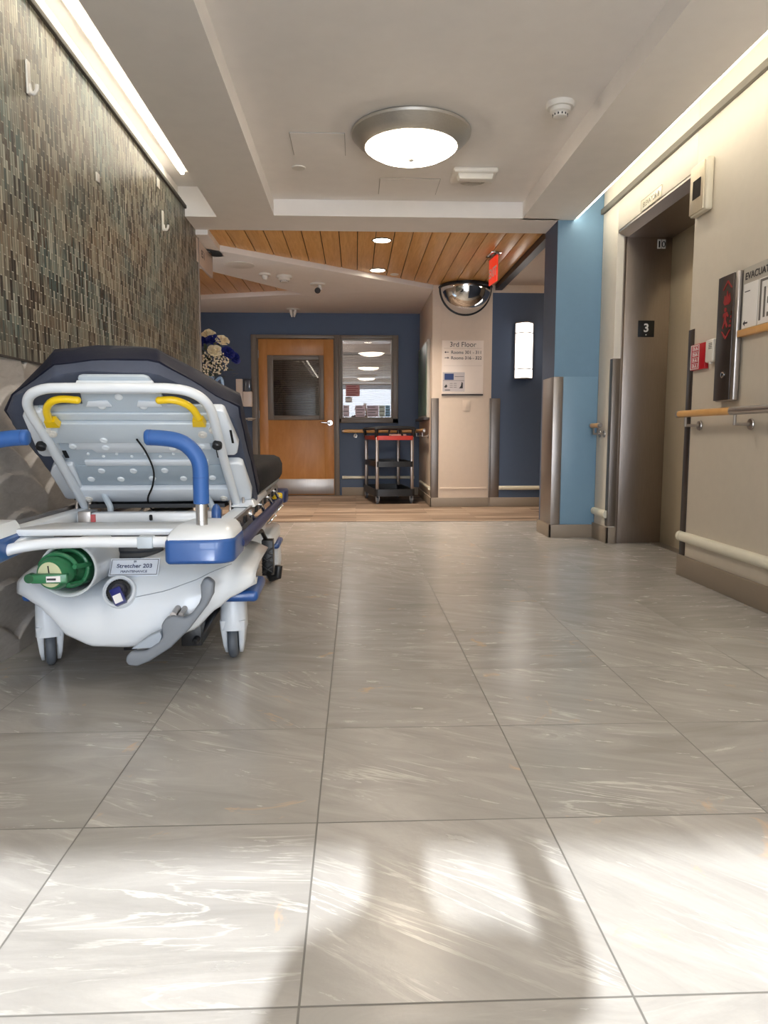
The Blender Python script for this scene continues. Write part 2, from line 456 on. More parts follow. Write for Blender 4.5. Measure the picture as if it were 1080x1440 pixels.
struct('wall_left_panel', ww, WAVE, smooth=50)
struct('trim_3', MB().box(-1.34, .5, 1.113, -1.284, 6.12, 1.12), DARK)
struct('trim_4', MB().box(-1.35, 6.11, 0, -1.285, 6.13, 2.535), STEELD)

# right wall with the elevator opening
wr = MB(); wr.box(1.93, YW, 0, 2.45, 4.12, 2.9); wr.box(1.93, 4.12, 2.315, 2.45, 5.34, 2.9); wr.box(1.93, 5.34, 0, 2.75, 5.66, 2.9)
struct('wall_right', wr, CREAM, bevel=.004)
struct('wall_right_column', MB().box(1.575, 5.664, 0, 1.93, 6.03, 2.9), BLUE)
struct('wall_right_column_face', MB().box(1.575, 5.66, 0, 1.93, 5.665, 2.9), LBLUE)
struct('trim_8', MB().box(1.64, 5.656, .105, 1.925, 5.66, 1.285), mat('pale_blue_guard_sheet', (118, 152, 178), .4), bevel=.001)
struct('wall_right_shaft', MB().box(1.93, 5.67, 0, 6, 6.03, 2.9), BLUE)
struct('trim_5', MB().box(1.905, YW, 2.52, 1.93, 5.655, 2.56), LEDGE, bevel=.004)

# back wall with door and window openings, pillar, sconce wall
wb = MB()
wb.box(-4, 9.75, 0, -1.388, 9.9, 2.6); wb.box(-1.388, 9.75, 2.15, .579, 9.9, 2.6); wb.box(.579, 9.75, 0, .87, 9.9, 2.6); wb.box(-.235, 9.75, 0, .579, 9.9, .985)
struct('wall_back', wb, BLUE)
struct('wall_back_pillar', MB().box(.87, 8.15, 0, 1.548, 9.9, 2.6), PEACH, bevel=.004)
struct('wall_back_right', MB().box(1.548, 8.165, 0, 6, 8.4, 2.415), BLUE)
struct('trim_6', MB().box(1.548, 8.16, 2.415, 6, 8.4, 2.6), PEACH)
struct('wall_far_left', MB().box(-4.1, YW, 0, -4, 9.9, 2.7), CREAM)
struct('wall_far_right', MB().box(6, 5.7, 0, 6.1, 9.9, 2.7), CREAM)
struct('wall_near_left', MB().box(-4, 5.9, 0, -1.75, 6.0, 2.7), CREAM)

# wall behind the photographer, one wide window to the sky
wf = MB(); wf.box(-1.75, YW-.2, 0, -1.15, YW, 2.9); wf.box(1.8, YW-.2, 0, 2.45, YW, 2.9); wf.box(-1.15, YW-.2, 2.464, 1.8, YW, 2.9); wf.box(-1.15, YW-.2, 0, 1.8, YW, .12)
struct('wall_front', wf, CREAM)
w2 = srot('window_2', (.325, YW-.1, 0))
fr = MB(); fr.box(-1.475, -.03, .12, -1.435, .03, 2.464); fr.box(1.435, -.03, .12, 1.475, .03, 2.464); fr.box(-1.435, -.03, 2.440, 1.435, .03, 2.464); fr.box(-1.435, -.03, .12, 1.435, .03, .16)
fr.build('window_frame', TAUPE, w2)

# ceilings
c = MB()
c.box(-1.05, YW, 2.48, -.612, 6.03, 2.9); c.box(1.29, YW, 2.48, 1.70, 5.66, 2.9); c.box(-.612, 5.63, 2.48, 1.29, 6.03, 2.9); c.box(1.29, 5.63, 2.48, 1.575, 6.03, 2.9)
c.box(-.612, YW, 2.48, 1.29, -3.5, 2.9); c.box(-.612, -3.5, 2.60, 1.29, 5.63, 2.9)
c.box(-1.34, 5.68, 2.48, -1.05, 6.03, 2.9); c.box(-1.34, YW, 2.70, -1.05, 5.68, 2.9); c.box(1.70, YW, 2.74, 1.93, 5.66, 2.9)
struct('ceiling', c, CEIL)
bd = MB()
x = 1.567
while x > -4:
    bd.box(x-.1475, 6.032, 2.492, x, 9.75, 2.505); x -= .1547
struct('ceiling_boards', bd, BOARD, bevel=.0015)
struct('ceiling_backing', MB().box(-4, 6.03, 2.52, 1.6, 9.9, 2.62), BLK)
struct('ceiling_drop', MB().prism([(-3.2, 5.0), (.87, 8.13), (.87, 9.75), (-4, 9.75), (-4, 9.45), (-.60, 8.46), (-1.50, 7.24)], 'xy', 2.44, 2.5), CEIL, bevel=.003)
struct('ceiling_hall', MB().box(1.65, 6.03, 2.50, 6, 8.2, 2.62), PEACH)
struct('trim_7', MB().box(1.575, 6.03, 2.44, 1.65, 8.15, 2.60), DARK)
struct('ceiling_lip', MB().box(-1.36, 6.03, 2.44, -1.19, 6.75, 2.6), CEIL)

# baseboards
struct('baseboard_right', MB().box(1.912, YW, 0, 1.93, 4.12, .122).box(1.912, 5.322, 0, 1.93, 5.66, .122).box(1.912, 5.322, 0, 1.985, 5.34, .122), BASEB, bevel=.003)
struct('baseboard_column', MB().box(1.557, 5.642, 0, 1.912, 5.66, .105).box(1.557, 5.642, 0, 1.575, 6.03, .105), BASEB, bevel=.003)
struct('baseboard_back', MB().box(-4, 9.735, 0, -1.39, 9.75, .11).box(-.19, 9.735, 0, .87, 9.75, .11).box(.855, 8.135, 0, .87, 9.75, .105).box(.855, 8.135, 0, 1.54, 8.15, .105).box(1.545, 8.145, 0, 6, 8.165, .105), BASEB, bevel=.003)

# ---- office door
d1 = srot('door_1', (-.834, 9.75, 0))
f_ = MB(); f_.box(-.554, -.045, 0, -.479, .10, 2.15); f_.box(.559, -.045, 0, .615, .10, 2.15); f_.box(-.479, -.045, 2.105, .559, .10, 2.15)
f_.box(-.479, -.02, 0, -.462, .10, 2.105); f_.box(.542, -.02, 0, .559, .10, 2.105)
f_.build('door_frame', TAUPE, d1, bevel=.004)
lf = MB(); lf.box(-.462, .0, .01, -.345, .045, 2.10); lf.box(.41, 0, .01, .542, .045, 2.10); lf.box(-.345, 0, 1.885, .41, .045, 2.10); lf.box(-.345, 0, .01, .41, .045, 1.025)
lf.build('door_leaf', DOORW, d1, bevel=.002)
gf = MB(); gf.box(-.345, -.014, 1.025, -.27, .05, 1.885); gf.box(.345, -.014, 1.025, .41, .05, 1.885); gf.box(-.27, -.014, 1.825, .345, .05, 1.885); gf.box(-.27, -.014, 1.025, .345, .05, 1.085)
gf.build('glass_frame', TAUPE, d1, bevel=.005)
MB().box(-.27, .02, 1.085, .345, .026, 1.825).build('pane', m_glass('door_glass', (.55, .52, .5, 1), .035), d1)
bl = MB()
for k in range(29): bl.hexa([(-.265, .05, 1.09+k*.0253), (.34, .05, 1.09+k*.0253), (.34, .066, 1.099+k*.0253), (-.265, .066, 1.099+k*.0253)], [(-.265, .05, 1.092+k*.0253), (.34, .05, 1.092+k*.0253), (.34, .066, 1.101+k*.0253), (-.265, .066, 1.101+k*.0253)])
bl.build('blind', mat('dark_blind_slats', (62, 58, 54), .5), d1)
MB().box(-.455, -.004, .02, .535, .001, .225).build('kick_plate', STEEL, d1, bevel=.001)
h = MB(); h.lathe([(.034, -.012), (.034, 0)], (.488, 0, .985), 'y'); h.tube([(.488, -.004, .985), (.488, -.05, .985), (.46, -.056, .985), (.365, -.056, .992)], [.012, .012, .011, .009])
h.build('handle', CHROME, d1)
hg = MB()
for z in (.3, 1.1, 1.9): hg.cyl((-.462, -.012, z-.05), (-.462, -.012, z+.05), .008)
split(hg.build('hinge', STEEL, d1))

# ---- office window beside the door
w1 = srot('window_1', (.183, 9.75, 0))
f_ = MB(); f_.box(-.402, -.045, .985, -.372, .10, 2.15); f_.box(.32, -.045, .985, .396, .10, 2.15); f_.box(-.372, -.045, 2.105, .32, .10, 2.15); f_.box(-.402, -.045, .985, .396, .10, 1.045)
f_.build('window_frame', TAUPE, w1, bevel=.004)
f_ = MB(); f_.box(-.372, -.02, 1.045, -.352, .03, 2.105); f_.box(.30, -.02, 1.045, .32, .03, 2.105); f_.box(-.352, -.02, 2.085, .30, .03, 2.105); f_.box(-.352, -.02, 1.045, .30, .03, 1.062)
f_.build('glazing_bead', mat('grey_bead_paint', (150, 142, 134), .4), w1, bevel=.003)
MB().box(-.352, .0, 1.062, .30, .006, 2.085).build('pane', PANE, w1)
bl = MB()
for k in range(26):
    z = 1.235+k*.0262
    bl.hexa([(-.35, .05, z), (.298, .05, z), (.298, .068, z+.012), (-.35, .068, z+.012)], [(-.35, .05, z+.002), (.298, .05, z+.002), (.298, .068, z+.014), (-.35, .068, z+.014)])
bl.box(-.35, .045, 1.222, .298, .07, 1.235); bl.box(-.35, .045, 1.905, .298, .08, 1.94)
for x_ in (-.2, .02, .2): bl.box(x_-.002, .048, 1.23, x_+.002, .05, 1.94)
bl.build('blind', mat('grey_blind_slats', (196, 186, 178), .5), w1)

# office behind: plain room with a grid ceiling
struct('wall_office', MB().box(-1.8, 12.2, 0, .87, 12.3, 2.6).box(-1.9, 9.9, 0, -1.8, 12.3, 2.6).box(.87, 9.9, 0, .97, 12.3, 2.6), mat('office_wall_paint', (170, 158, 150), .7))
struct('floor_office', MB().box(-1.9, 9.9, -.1, .97, 12.3, 0), mat('office_carpet', (90, 84, 84), .9))
og = MB()
for i in range(14):
    for j in range(4): og.box(-1.8+i*.19+.004, 9.92+j*.6, 2.40, -1.8+(i+1)*.19-.004, 9.92+(j+1)*.6-.02, 2.42)
struct('ceiling_office', og, mat('office_ceiling_tile', (176, 170, 166), .8))
struct('ceiling_office_slab', MB().box(-1.9, 9.9, 2.45, .97, 12.3, 2.55), BLK)
light('office_fill_light', 'POINT', (-.2, 11.2, 2.2), (0, 0, 0), 14, (1, .93, .86), shadow_soft_size=.2)  # added fill without a fixture, brightens the blinds and office behind the glass
dk = thing('office_cabinet', 'grey cabinet dimly seen through the office window glass', 'cabinet', (-.1, 11.6, 0))
MB().box(-.5, -.2, 0, .6, .25, 1.18).build('body', mat('grey_office_cabinet', (120, 116, 112), .5), dk, bevel=.005)
MB().box(-.48, -.215, .05, .045, -.2, 1.15).build('door', mat('grey_office_cabinet', (120, 116, 112), .5), dk, bevel=.003)
MB().box(.055, -.215, .05, .58, -.2, 1.15).build('door', mat('grey_office_cabinet', (120, 116, 112), .5), dk, bevel=.003)

# ---- elevator doorway
d2 = srot('door_2', (2.34, 4.73, 0), -PI/2)      # local x -> world -y, local y -> world +x
lf = MB(); lf.box(-.62, 0, .0, -.004, .04, 2.30)
lf.build('door_leaf', BRONZE, d2, bevel=.002)
MB().box(.0, 0, .0, .62, .04, 2.30).build('door_leaf', BRONZE, d2, bevel=.002)
MB().box(-.60, -.085, -.02, .605, 0, .004).build('threshold', STEEL, d2)
# steel lining of the opening
st = MB()
st.box(-.622, -.338, .0, -.606, 0, 2.275)                        # far jamb (faces the camera)
st.box(-.622, -.36, .0, -.608, -.338, 2.275)
st.box(.594, -.40, .0, .61, 0, 2.275)                            # near jamb
st.build('door_jamb', STEELD, d2, bevel=.002)
hd = MB(); hd.hexa([(-.61, -.338, 2.270), (.61, -.338, 2.270), (.61, 0, 2.270), (-.61, 0, 2.270)], [(-.61, -.338, 2.30), (.61, -.338, 2.30), (.61, 0, 2.30), (-.61, 0, 2.30)])
hd.hexa([(-.615, -.405, 2.300), (.61, -.405, 2.300), (.61, -.338, 2.270), (-.60, -.338, 2.270)], [(-.615, -.405, 2.316), (.61, -.405, 2.316), (.61, -.338, 2.31), (-.60, -.338, 2.31)])
hd.build('door_header', STEELD, d2)

# ================================================================== LAMPS
def ceiling_light(label, x_, y_):
    t = thing('ceiling_light', label, 'lamp', (x_, y_, 2.60), 0, 'round ceiling lights down the corridor')
    MB().lathe([(.345, 0), (.352, -.008), (.350, -.022), (.318, -.055), (.285, -.085), (.272, -.088), (.268, -.075), (.268, -.01)], n=72).build('rim', NICKEL, t)
    MB().lathe([(.268, -.06), (.268, -.086), (.255, -.100), (.215, -.122), (.15, -.140), (.08, -.149), (.002, -.152)], n=64).build('globe', GLOBE, t)
    MB().lathe([(.02, -.15), (.02, -.156), (.012, -.162), (.002, -.163)], n=20).build('finial', WHITEC, t)
    return t
ceiling_light('large round flush ceiling lamp with brushed nickel rim and glowing bowl', .335, 4.40)
ceiling_light('nickel rimmed bowl lamp seen as upper white bowl mirrored in office window', .335, 1.15)
ceiling_light('nickel rimmed bowl lamp seen as lower white bowl mirrored in office window', .335, -2.3)

def downlight(label, x_, y_):
    t = thing('recessed_downlight', label, 'lamp', (x_, y_, 2.492), 0, 'recessed downlights in the wood ceiling')
    MB().lathe([(.088, 0), (.088, -.004), (.078, -.007), (.072, -.003), (.072, 0)], n=40).build('trim_ring', DARK, t)
    MB().lathe([(.074, .0), (.074, -.004), (.001, -.004)], n=36).build('lens', DOWN, t)
    l = light('downlight_beam', 'SPOT', (0, 0, -.02), (0, 0, 0), 135, (1.0, .85, .69), spot_size=math.radians(125), spot_blend=.8, shadow_soft_size=.07)
    l.parent = t
downlight('recessed downlight in the wood ceiling nearest the round lamp', .233, 6.33)
downlight('smaller looking recessed downlight in wood ceiling farther from the round lamp', .233, 7.45)
downlight('added unseen downlight in the wood ceiling behind the glass mosaic wall', -2.3, 7.6)  # added out of view to brighten the far hall and back wall
# hidden hall lamp around the corner by the sconce wall
hl = thing('hall_ceiling_lamp', 'round ceiling lamp around the corner in the right hall', 'lamp', (3.0, 7.1, 2.5))
MB().lathe([(.2, 0), (.2, -.05), (.15, -.08), (.002, -.09)], n=32).build('globe', m_emit('hall_globe', (255, 226, 196), 16.0), hl)

cl = thing('cove_light', 'long fluorescent tube glowing in the slot above the mosaic wall', 'lamp', (-1.212, 0, 2.665))
for a, b in ((-3.9, -.9), (-.86, 2.14), (2.18, 3.62), (3.66, 5.30)):
    MB().box(-.013, a, -.012, .013, b, .012).build('tube', TUBE, cl, bevel=.006)
MB().box(-.035, -3.9, .012, .035, 5.32, .035).build('housing', WHITEC, cl)
cr = thing('cove_light_strip', 'thin bright light strip along the ceiling edge above elevator wall', 'lamp', (1.715, 0, 2.50))
MB().box(-.013, -3.9, -.012, .004, 5.64, .012).build('strip', m_emit('strip_lens', (255, 246, 224), 12.0), cr)

# wall sconce
sc = thing('wall_sconce', 'tall glowing rectangular sconce on the dark blue wall', 'lamp', (1.912, 8.165, 1.458))
MB().rings([[(-.098+.196*i/12, -.02-.085*math.sin(PI*i/12), z) for i in range(13)] + [(.098, -.008, z), (-.098, -.008, z)] for z in (0.01, .615)]).build('shade', SCONCE, sc)
b_ = MB(); b_.box(-.105, -.012, 0, .105, 0, .625)
for z in (0, .105, .505, .618):
    b_.rings([[(-.104+.208*i/12, -.02-.092*math.sin(PI*i/12), zz) for i in range(13)] + [(.104, -.004, zz), (-.104, -.004, zz)] for zz in (z, z+.010)])
b_.box(-.106, -.022, 0, -.099, 0, .625); b_.box(.099, -.022, 0, .106, 0, .625)
b_.build('frame', STEELD, sc)

# ================================================================== CEILING DEVICES
def detector(name, label, cat, x_, y_, z_, r, d, kind=0, group=None):
    t = thing(name, label, cat, (x_, y_, z_), 0, group)
    MB().lathe([(r, 0), (r, -d*.22), (r*.93, -d*.35), (.002, -d*.35)], n=36).build('base', WHITEC, t)
    if kind == 0:
        MB().lathe([(r*.74, -d*.33), (r*.72, -d*.62), (r*.52, -d*.70), (r*.50, -d*.95), (r*.38, -d), (.002, -d)], n=36).build('sensor_head', WHITEC, t)
        v = MB()
        for k in range(12):
            a = 2*PI*k/12; ca, sa = math.cos(a), math.sin(a)
            v.cyl((r*.51*ca, r*.51*sa, -d*.88), (r*.51*ca, r*.51*sa, -d*.76), r*.05, n=6)
        v.build('vent', INK, t)
    elif kind == 1:
        MB().lathe([(r*.55, -d*.33), (r*.50, -d*.7), (r*.30, -d), (.002, -d)], n=28).build('sensor_head', WHITEC, t)
    return t
detector('smoke_detector', 'white smoke detector on the raised ceiling right of round lamp', 'smoke detector', 1.109, 4.0, 2.60, .075, .075)
t = thing('speaker_strobe', 'white rectangular ceiling strobe box with louvred round face', 'alarm', (.81, 5.03, 2.60))
MB().box(-.15, -.12, -.035, .15, .12, 0).build('base', WHITEC, t, bevel=.015, seg=3)
MB().hexa([(-.12, -.10, -.035), (.12, -.10, -.035), (.12, .0, -.035), (-.12, .0, -.035)][::1], [(-.11, -.105, -.075), (.11, -.105, -.075), (.11, -.02, -.07), (-.11, -.02, -.07)]).build('strobe_lens', WHITEC, t, bevel=.006)
g_ = MB()
for k in range(5):
    r_ = .02+.017*k; g_.lathe([(r_, -.034), (r_+.006, -.034), (r_+.006, -.041), (r_, -.041)], (0, .045, 0), n=32, cap=False)
g_.build('grille', WHITEC, t)
detector('sprinkler_cover', 'small flat white disc on raised ceiling below left panel', 'sprinkler', -.372, 4.98, 2.60, .045, .022, 2)
def access(label, x0, x1, y0, y1):
    t = thing('access_panel', label, 'access panel', ((x0+x1)/2, (y0+y1)/2, 2.60), 0, 'flush access panels in the raised ceiling')
    a, b = (x1-x0)/2, (y1-y0)/2
    MB().box(-a, -b, -.003, a, b, 0).build('frame', mat('panel_edge_paint', (172, 168, 162), .7), t)
    MB().box(-a+.004, -b+.004, -.0045, a-.004, b-.004, 0).build('lid', CEIL, t)
access('flush white access panel in raised ceiling left of round lamp', -.385, -.055, 4.42, 4.76)
access('flush white access panel in raised ceiling between lamp and strobe box', .175, .60, 5.15, 5.48)
detector('round_vent', 'wide flat round speaker grille on the dropped white ceiling band', 'speaker', -1.10, 7.05, 2.44, .14, .02, 2)
detector('detector', 'leftmost small round sensor on the dropped white ceiling band', 'smoke detector', -.905, 7.42, 2.44, .06, .06, 1)
detector('detector', 'larger white smoke sensor between two others on dropped ceiling band', 'smoke detector', -.72, 7.52, 2.44, .08, .065, 0)
t = detector('ceiling_camera', 'white ceiling sensor with a dark lens near the dropped band corner', 'camera', -.40, 7.88, 2.44, .08, .05, 2)
MB().cyl((.02, 0, -.02), (.03, -.0, -.07), .02).build('arm', WHITEC, t); MB().ball((.0, -.02, -.075), .032).build('lens', INK, t)
t = detector('ceiling_sprinkler', 'white pendant head on the ceiling just above the blue back wall', 'sprinkler', -.80, 9.45, 2.44, .085, .03, 2)
MB().tube([(-.03, 0, -.01), (-.022, 0, -.06), (-.014, 0, -.10)], [.022, .018, .010]).tube([(.03, 0, -.01), (.022, 0, -.06), (.014, 0, -.10)], [.022, .018, .010]).build('prong', WHITEC, t)
detector('sprinkler_cover', 'small white disc in wood ceiling beside far downlight', 'sprinkler', .412, 7.63, 2.492, .045, .02, 2)

# exit sign on the wood ceiling
t = thing('exit_sign', 'red hanging exit sign under the wood ceiling by dark beam', 'exit sign', (1.285, 6.76, 2.492), math.radians(-84))
MB().box(-.10, -.05, -.012, .10, .05, 0).build('ceiling_plate', CHROME, t, bevel=.003)
MB().cyl((0, 0, -.03), (0, 0, 0), .02, n=16).build('stem', STEEL, t)
MB().box(-.125, -.006, -.265, .125, .006, -.03).build('sign_blade', mat('exit_red', (240, 70, 50), .3, emit=(255, 60, 36), estr=.35), t, bevel=.002)
text('lettering', [('EXIT', 0, -.205, .115, 'CENTER', .003)], PAPER, t, Matrix.Translation((0, -.0075, 0)))
MB().box(-.13, -.014, -.034, .13, .014, -.020).build('top_rail', STEEL, t)

# half dome mirror
t = thing('dome_mirror', 'half dome convex safety mirror at the top of cream pillar', 'mirror', (1.236, 8.15, 2.487))
rr = .285
rings = []
for j in range(15):
    a = (PI/2)*j/14
    rings.append([(rr*math.cos(a)*math.cos(PI+PI*k/28), rr*math.cos(a)*math.sin(PI+PI*k/28)*1.0, -.03-.29*math.sin(a)) for k in range(29)])
MB().rings(rings, cap=False, closed=False).build('dome', CHROME, t, smooth=80)
b_ = MB(); b_.tube([((rr+.006)*math.cos(PI+PI*k/28), (rr+.006)*math.sin(PI+PI*k/28), -.022) for k in range(29)], .013, 8)
b_.tube([((rr+.004)*math.cos(PI*k/28), -.010, -.03-.294*math.sin(PI*k/28)) for k in range(29)], .009, 8)
b_.build('rim', BLACKP, t)
MB().prism([((rr)*math.cos(PI+PI*k/28), rr*math.sin(PI+PI*k/28)) for k in range(29)], 'xy', -.02, 0).build('top_plate', BLACKP, t)

# hanging hall sign past the mosaic wall
t = thing('hanging_sign', 'white hanging sign under the ceiling past mosaic wall edge', 'sign', (-1.30, 6.35, 2.44), PI/2)
MB().box(-.30, -.012, -.20, .36, .012, -.012).build('board', mat('mauve_white_board', (206, 188, 176), .5), t, bevel=.003)
MB().box(.2, -.02, -.012, .3, .02, 0).build('bracket', STEELD, t)
text('lettering', [('ES I', -.06, -.125, .085, 'CENTER')], INK, t, Matrix.Translation((0, -.013, 0)))

# ================================================================== BACK WALL AND PILLAR THINGS
def notice(label, x0, z0, x1, z1, m, lines=4, ink=INK):
    t = thing('paper_notice', label, 'notice', ((x0+x1)/2, 9.748, z0))
    a, hh = (x1-x0)/2, z1-z0
    MB().box(-a, -.0006, 0, a, .0006, hh).build('sheet', m, t)
    L = MB()
    for k in range(lines):
        z = hh*(.85-.72*k/max(1, lines-1)); L.box(-a*.8, -.0012, z-.004, a*(.8 if k % 2 else .45), -.0006, z+.004)
    L.build('print', ink, t)
PINK = mat('pink_paper', (206, 150, 150), .7)
LIL = mat('lilac_paper', (226, 212, 222), .7)
notice('pink notice taped inside the upper left of the office window', -.130, 1.345, .058, 1.496, PINK, 5, mat('red_ink', (150, 60, 66), .6))
notice('small white card taped under the pink notice on office window', -.135, 1.262, -.045, 1.335, PAPER, 2)
notice('lilac sheet along window bottom beside the door jamb', -.165, 1.07, -.085, 1.222, LIL, 3)
notice('wide lilac sheet left of centre at the office window bottom', .0, 1.07, .132, 1.222, LIL, 4)
notice('wide lilac sheet right of centre at the office window bottom', .155, 1.07, .315, 1.222, LIL, 4)
notice('pale green white sheet near the right of office window bottom', .322, 1.07, .40, 1.222, mat('mint_paper', (212, 226, 214), .7), 3)
notice('pale blue sheet in the right bottom corner of office window', .405, 1.07, .47, 1.222, mat('sky_paper', (150, 196, 224), .7), 4)

t = thing('sanitizer_dispenser', 'cream wall soap dispenser with a clear top left of office door', 'dispenser', (-1.50, 9.75, 1.0))
MB().box(-.10, -.02, .04, -.01, 0, .57).build('back_plate', SIGNC, t, bevel=.006)
MB().box(0, -.10, .20, .125, 0, .40).build('pump_housing', SIGNC, t, bevel=.015, seg=3)
MB().box(.012, -.085, .40, .112, 0, .56).build('bottle', CLEAR, t, bevel=.02, seg=3)
MB().box(.0, -.02, .40, .012, 0, .57).box(.112, -.02, .40, .124, 0, .57).box(0, -.02, .56, .124, 0, .575).build('clear_cover', CLEAR, t)
t = thing('drip_tray', 'small white oval drip tray under the soap dispenser', 'tray', (-1.42, 9.75, 1.035))
MB().lathe([(.002, -.012), (.05, -.012), (.085, .004), (.09, .012), (.08, .010), (.002, -.004)], (0, -.085, 0), n=32).build('tray', WHITEC, t)
MB().box(-.03, -.02, -.02, .03, 0, .02).build('bracket', WHITEC, t)

def rail_bracket(mb, x_, z_, off=.075):
    mb.lathe([(.028, -.004), (.026, -.010), (.010, -.012), (.010, -.004)], (x_, 0, z_-.055), 'y', 20)
    mb.tube([(x_, 0, z_-.055), (x_, -off, z_-.055)], .008, 10)
    mb.tube([(x_, -off, z_-.06), (x_, -off, z_-.01)], .008, 10)
def handrail(label, loc, rz, x0, x1, z_, brs, end=None, off=.075, oval=(.017, .024)):
    t = thing('handrail', label, 'handrail', loc, rz)
    r0, r1 = oval
    def ring(x_, s=1): return [(x_, -off+r0*s*math.cos(2*PI*k/16), z_+r1*s*math.sin(2*PI*k/16)) for k in range(16)]
    MB().rings([ring(x0), ring(x1)]).build('wood_rail', RAILW, t, smooth=50)
    e = MB(); e.rings([ring(x0-.028, .75), ring(x0-.022, 1.02), ring(x0, 1.02)])
    if end == 'sleeve': e.rings([ring(x1, 1.03), ring(x1+.6, 1.03)])
    elif end == 'cap': e.rings([ring(x1, 1.02), ring(x1+.022, 1.02), ring(x1+.028, .75)])
    e.build('end_cap', STEEL, t, smooth=50)
    for b in brs:
        k = MB(); rail_bracket(k, b, z_-.01, off); k.build('bracket', STEEL, t)
    return t
def bumper(label, loc, rz, x0, x1, z_, r=.028):
    t = thing('wall_bumper', label, 'bumper rail', loc, rz)
    def ring(x_, s=1): return [(x_, -.008-r*.8*s*max(0, math.sin(PI*k/10)) if k <= 10 else 0, z_+r*s*math.cos(PI*k/10)) for k in range(11)] + [(x_, 0, z_-r*s), (x_, 0, z_+r*s)]
    m_ = MB().rings([ring(x0), ring(x0+.012, 1.04), ring(x0+.03), ring(x1-.03), ring(x1-.012, 1.04), ring(x1)])
    m_.build('bumper_tube', RAILC, t, smooth=50)
    m2 = MB()
    for e_ in (x0+.032, x1-.036): m2.rings([ring(e_, 1.03), ring(e_+.003, 1.03)])
    m2.build('end_joint', mat('cream_joint', (190, 184, 166), .5), t)
    return t
handrail('wooden handrail under the office window behind the cart', (0, 9.75, 0), 0, -.16, .80, .875, (.0, .62))
bumper('pale low bumper rail under the office window behind the cart', (0, 9.75, 0), 0, -.185, .80, .245, .02)
handrail('short dim handrail on the pillar side beside the cart', (.87, 9.7, 0), -PI/2, .20, 1.40, .875, (.4, 1.2), 'cap')
bumper('dim low bumper rail on the pillar side beside cart', (.87, 9.7, 0), -PI/2, .20, 1.40, .20, .02)
bumper('pale low bumper rail on the dark blue sconce wall', (0, 8.165, 0), 0, 1.655, 5.5, .215, .024)
# cream wall guard panel on the pillar front
t = thing('wall_guard_panel', 'flush cream protective panel on the lower pillar front', 'wall panel', (1.236, 8.15, .215))
MB().box(-.27, -.006, 0, .285, 0, 2.2).build('panel', PEACH, t, bevel=.002)
MB().box(-.27, -.012, -.012, .285, 0, .008).build('lip', PEACH, t, bevel=.004)

def corner_guard(label, x_, y_, fl_, z0, z1, wx, wy, m=GUARD, grp='metal corner guards'):
    """angle at a wall corner: wx along the front face (signed), wy along the side face (back is +)"""
    t = thing('corner_guard', label, 'corner guard', (x_, y_, z0), 0, grp)
    s = 1 if wx > 0 else -1
    mb = MB()
    mb.box(min(0, wx)-(.004 if s > 0 else 0), -.004, 0, max(0, wx)+(0 if s > 0 else .004), 0, z1-z0)
    mb.box(-.004 if s > 0 else 0, 0, 0, 0 if s > 0 else .004, wy, z1-z0)
    mb.build('angle', m, t, bevel=.0015)
corner_guard('steel corner guard on left front edge of cream pillar', .87, 8.15, 0, .105, 1.24, .078, .078)
corner_guard('steel corner guard between the cream pillar and sconce wall', 1.548, 8.15, 0, .105, 1.24, -.018, .012)
t = thing('corner_guard', 'wide steel guard strip on the sconce wall beside pillar', 'corner guard', (1.60, 8.165, .105), 0, 'metal corner guards')
MB().box(-.05, -.005, 0, .055, 0, 1.135).build('angle', GUARD, t, bevel=.002)
corner_guard('bright steel corner guard on the light blue column', 1.575, 5.66, 0, .105, 1.285, .075, .32, m_brushed('bright_guard_steel', (164, 157, 152), .40))
corner_guard('steel corner guard at the far side of elevator opening', 1.93, 5.34, 0, .13, 1.395, .055, .06)
t = thing('corner_guard', 'dark bronze corner guard at the near side of elevator opening', 'corner guard', (1.93, 4.12, .122), -PI/2, 'metal corner guards')
MB().box(-.004, -.004, 0, .065, 0, 1.305).box(-.004, 0, 0, 0, .06, 1.305).build('angle', mat('dark_bronze', (66, 58, 54), .35, .6), t, bevel=.0015)

# third floor directory sign
t = thing('directory_sign', 'cream directory sign reading 3rd Floor on the pillar', 'sign', (1.214, 8.144, 1.283))
MB().box(-.236, -.012, 0, .236, 0, .60).build('board', SIGNC, t, bevel=.002)
MB().box(-.236, -.016, -.012, .236, 0, .004).build('bottom_trim', DARK, t, bevel=.002)
MB().box(-.215, -.0128, .512, .215, -.012, .514).box(-.215, -.0128, .40, .215, -.012, .402).box(-.215, -.0128, .32, .215, -.012, .3215).build('divider', mat('sign_line', (170, 148, 134), .5), t)
text('title', [('3rd Floor', 0, .530, .078, 'CENTER')], INK, t, Matrix.Translation((0, -.0128, 0)))
text('room_lines', [('Rooms 301 - 311', -.135, .452, .050, 'LEFT', .0003), ('Rooms 316 - 322', -.135, .388+.002, .050, 'LEFT', .0003)], INK, t, Matrix.Translation((0, -.0128, 0)))
a_ = MB()
for z, s_ in ((.470, -1), (.408, 1)):
    a_.box(-.205, -.0135, z-.003, -.160, -.0128, z+.003)
    xx = -.205 if s_ < 0 else -.160
    a_.prism([(xx+s_*.004, z), (xx-s_*.012, z+.012), (xx-s_*.012, z-.012)], 'xz', -.0135, -.0128)
a_.build('arrow', INK, t)
t = thing('posted_flyer', 'printed flyer with blue corner taped on the directory sign', 'notice', (1.113, 8.1318, 1.315))
MB().box(-.125, -.001, 0, .125, 0, .215).build('sheet', mat('flyer_paper', (206, 200, 202), .6), t)
MB().box(-.105, -.002, .13, .0, -.001, .20).build('blue_block', mat('flyer_blue', (48, 70, 124), .6), t)
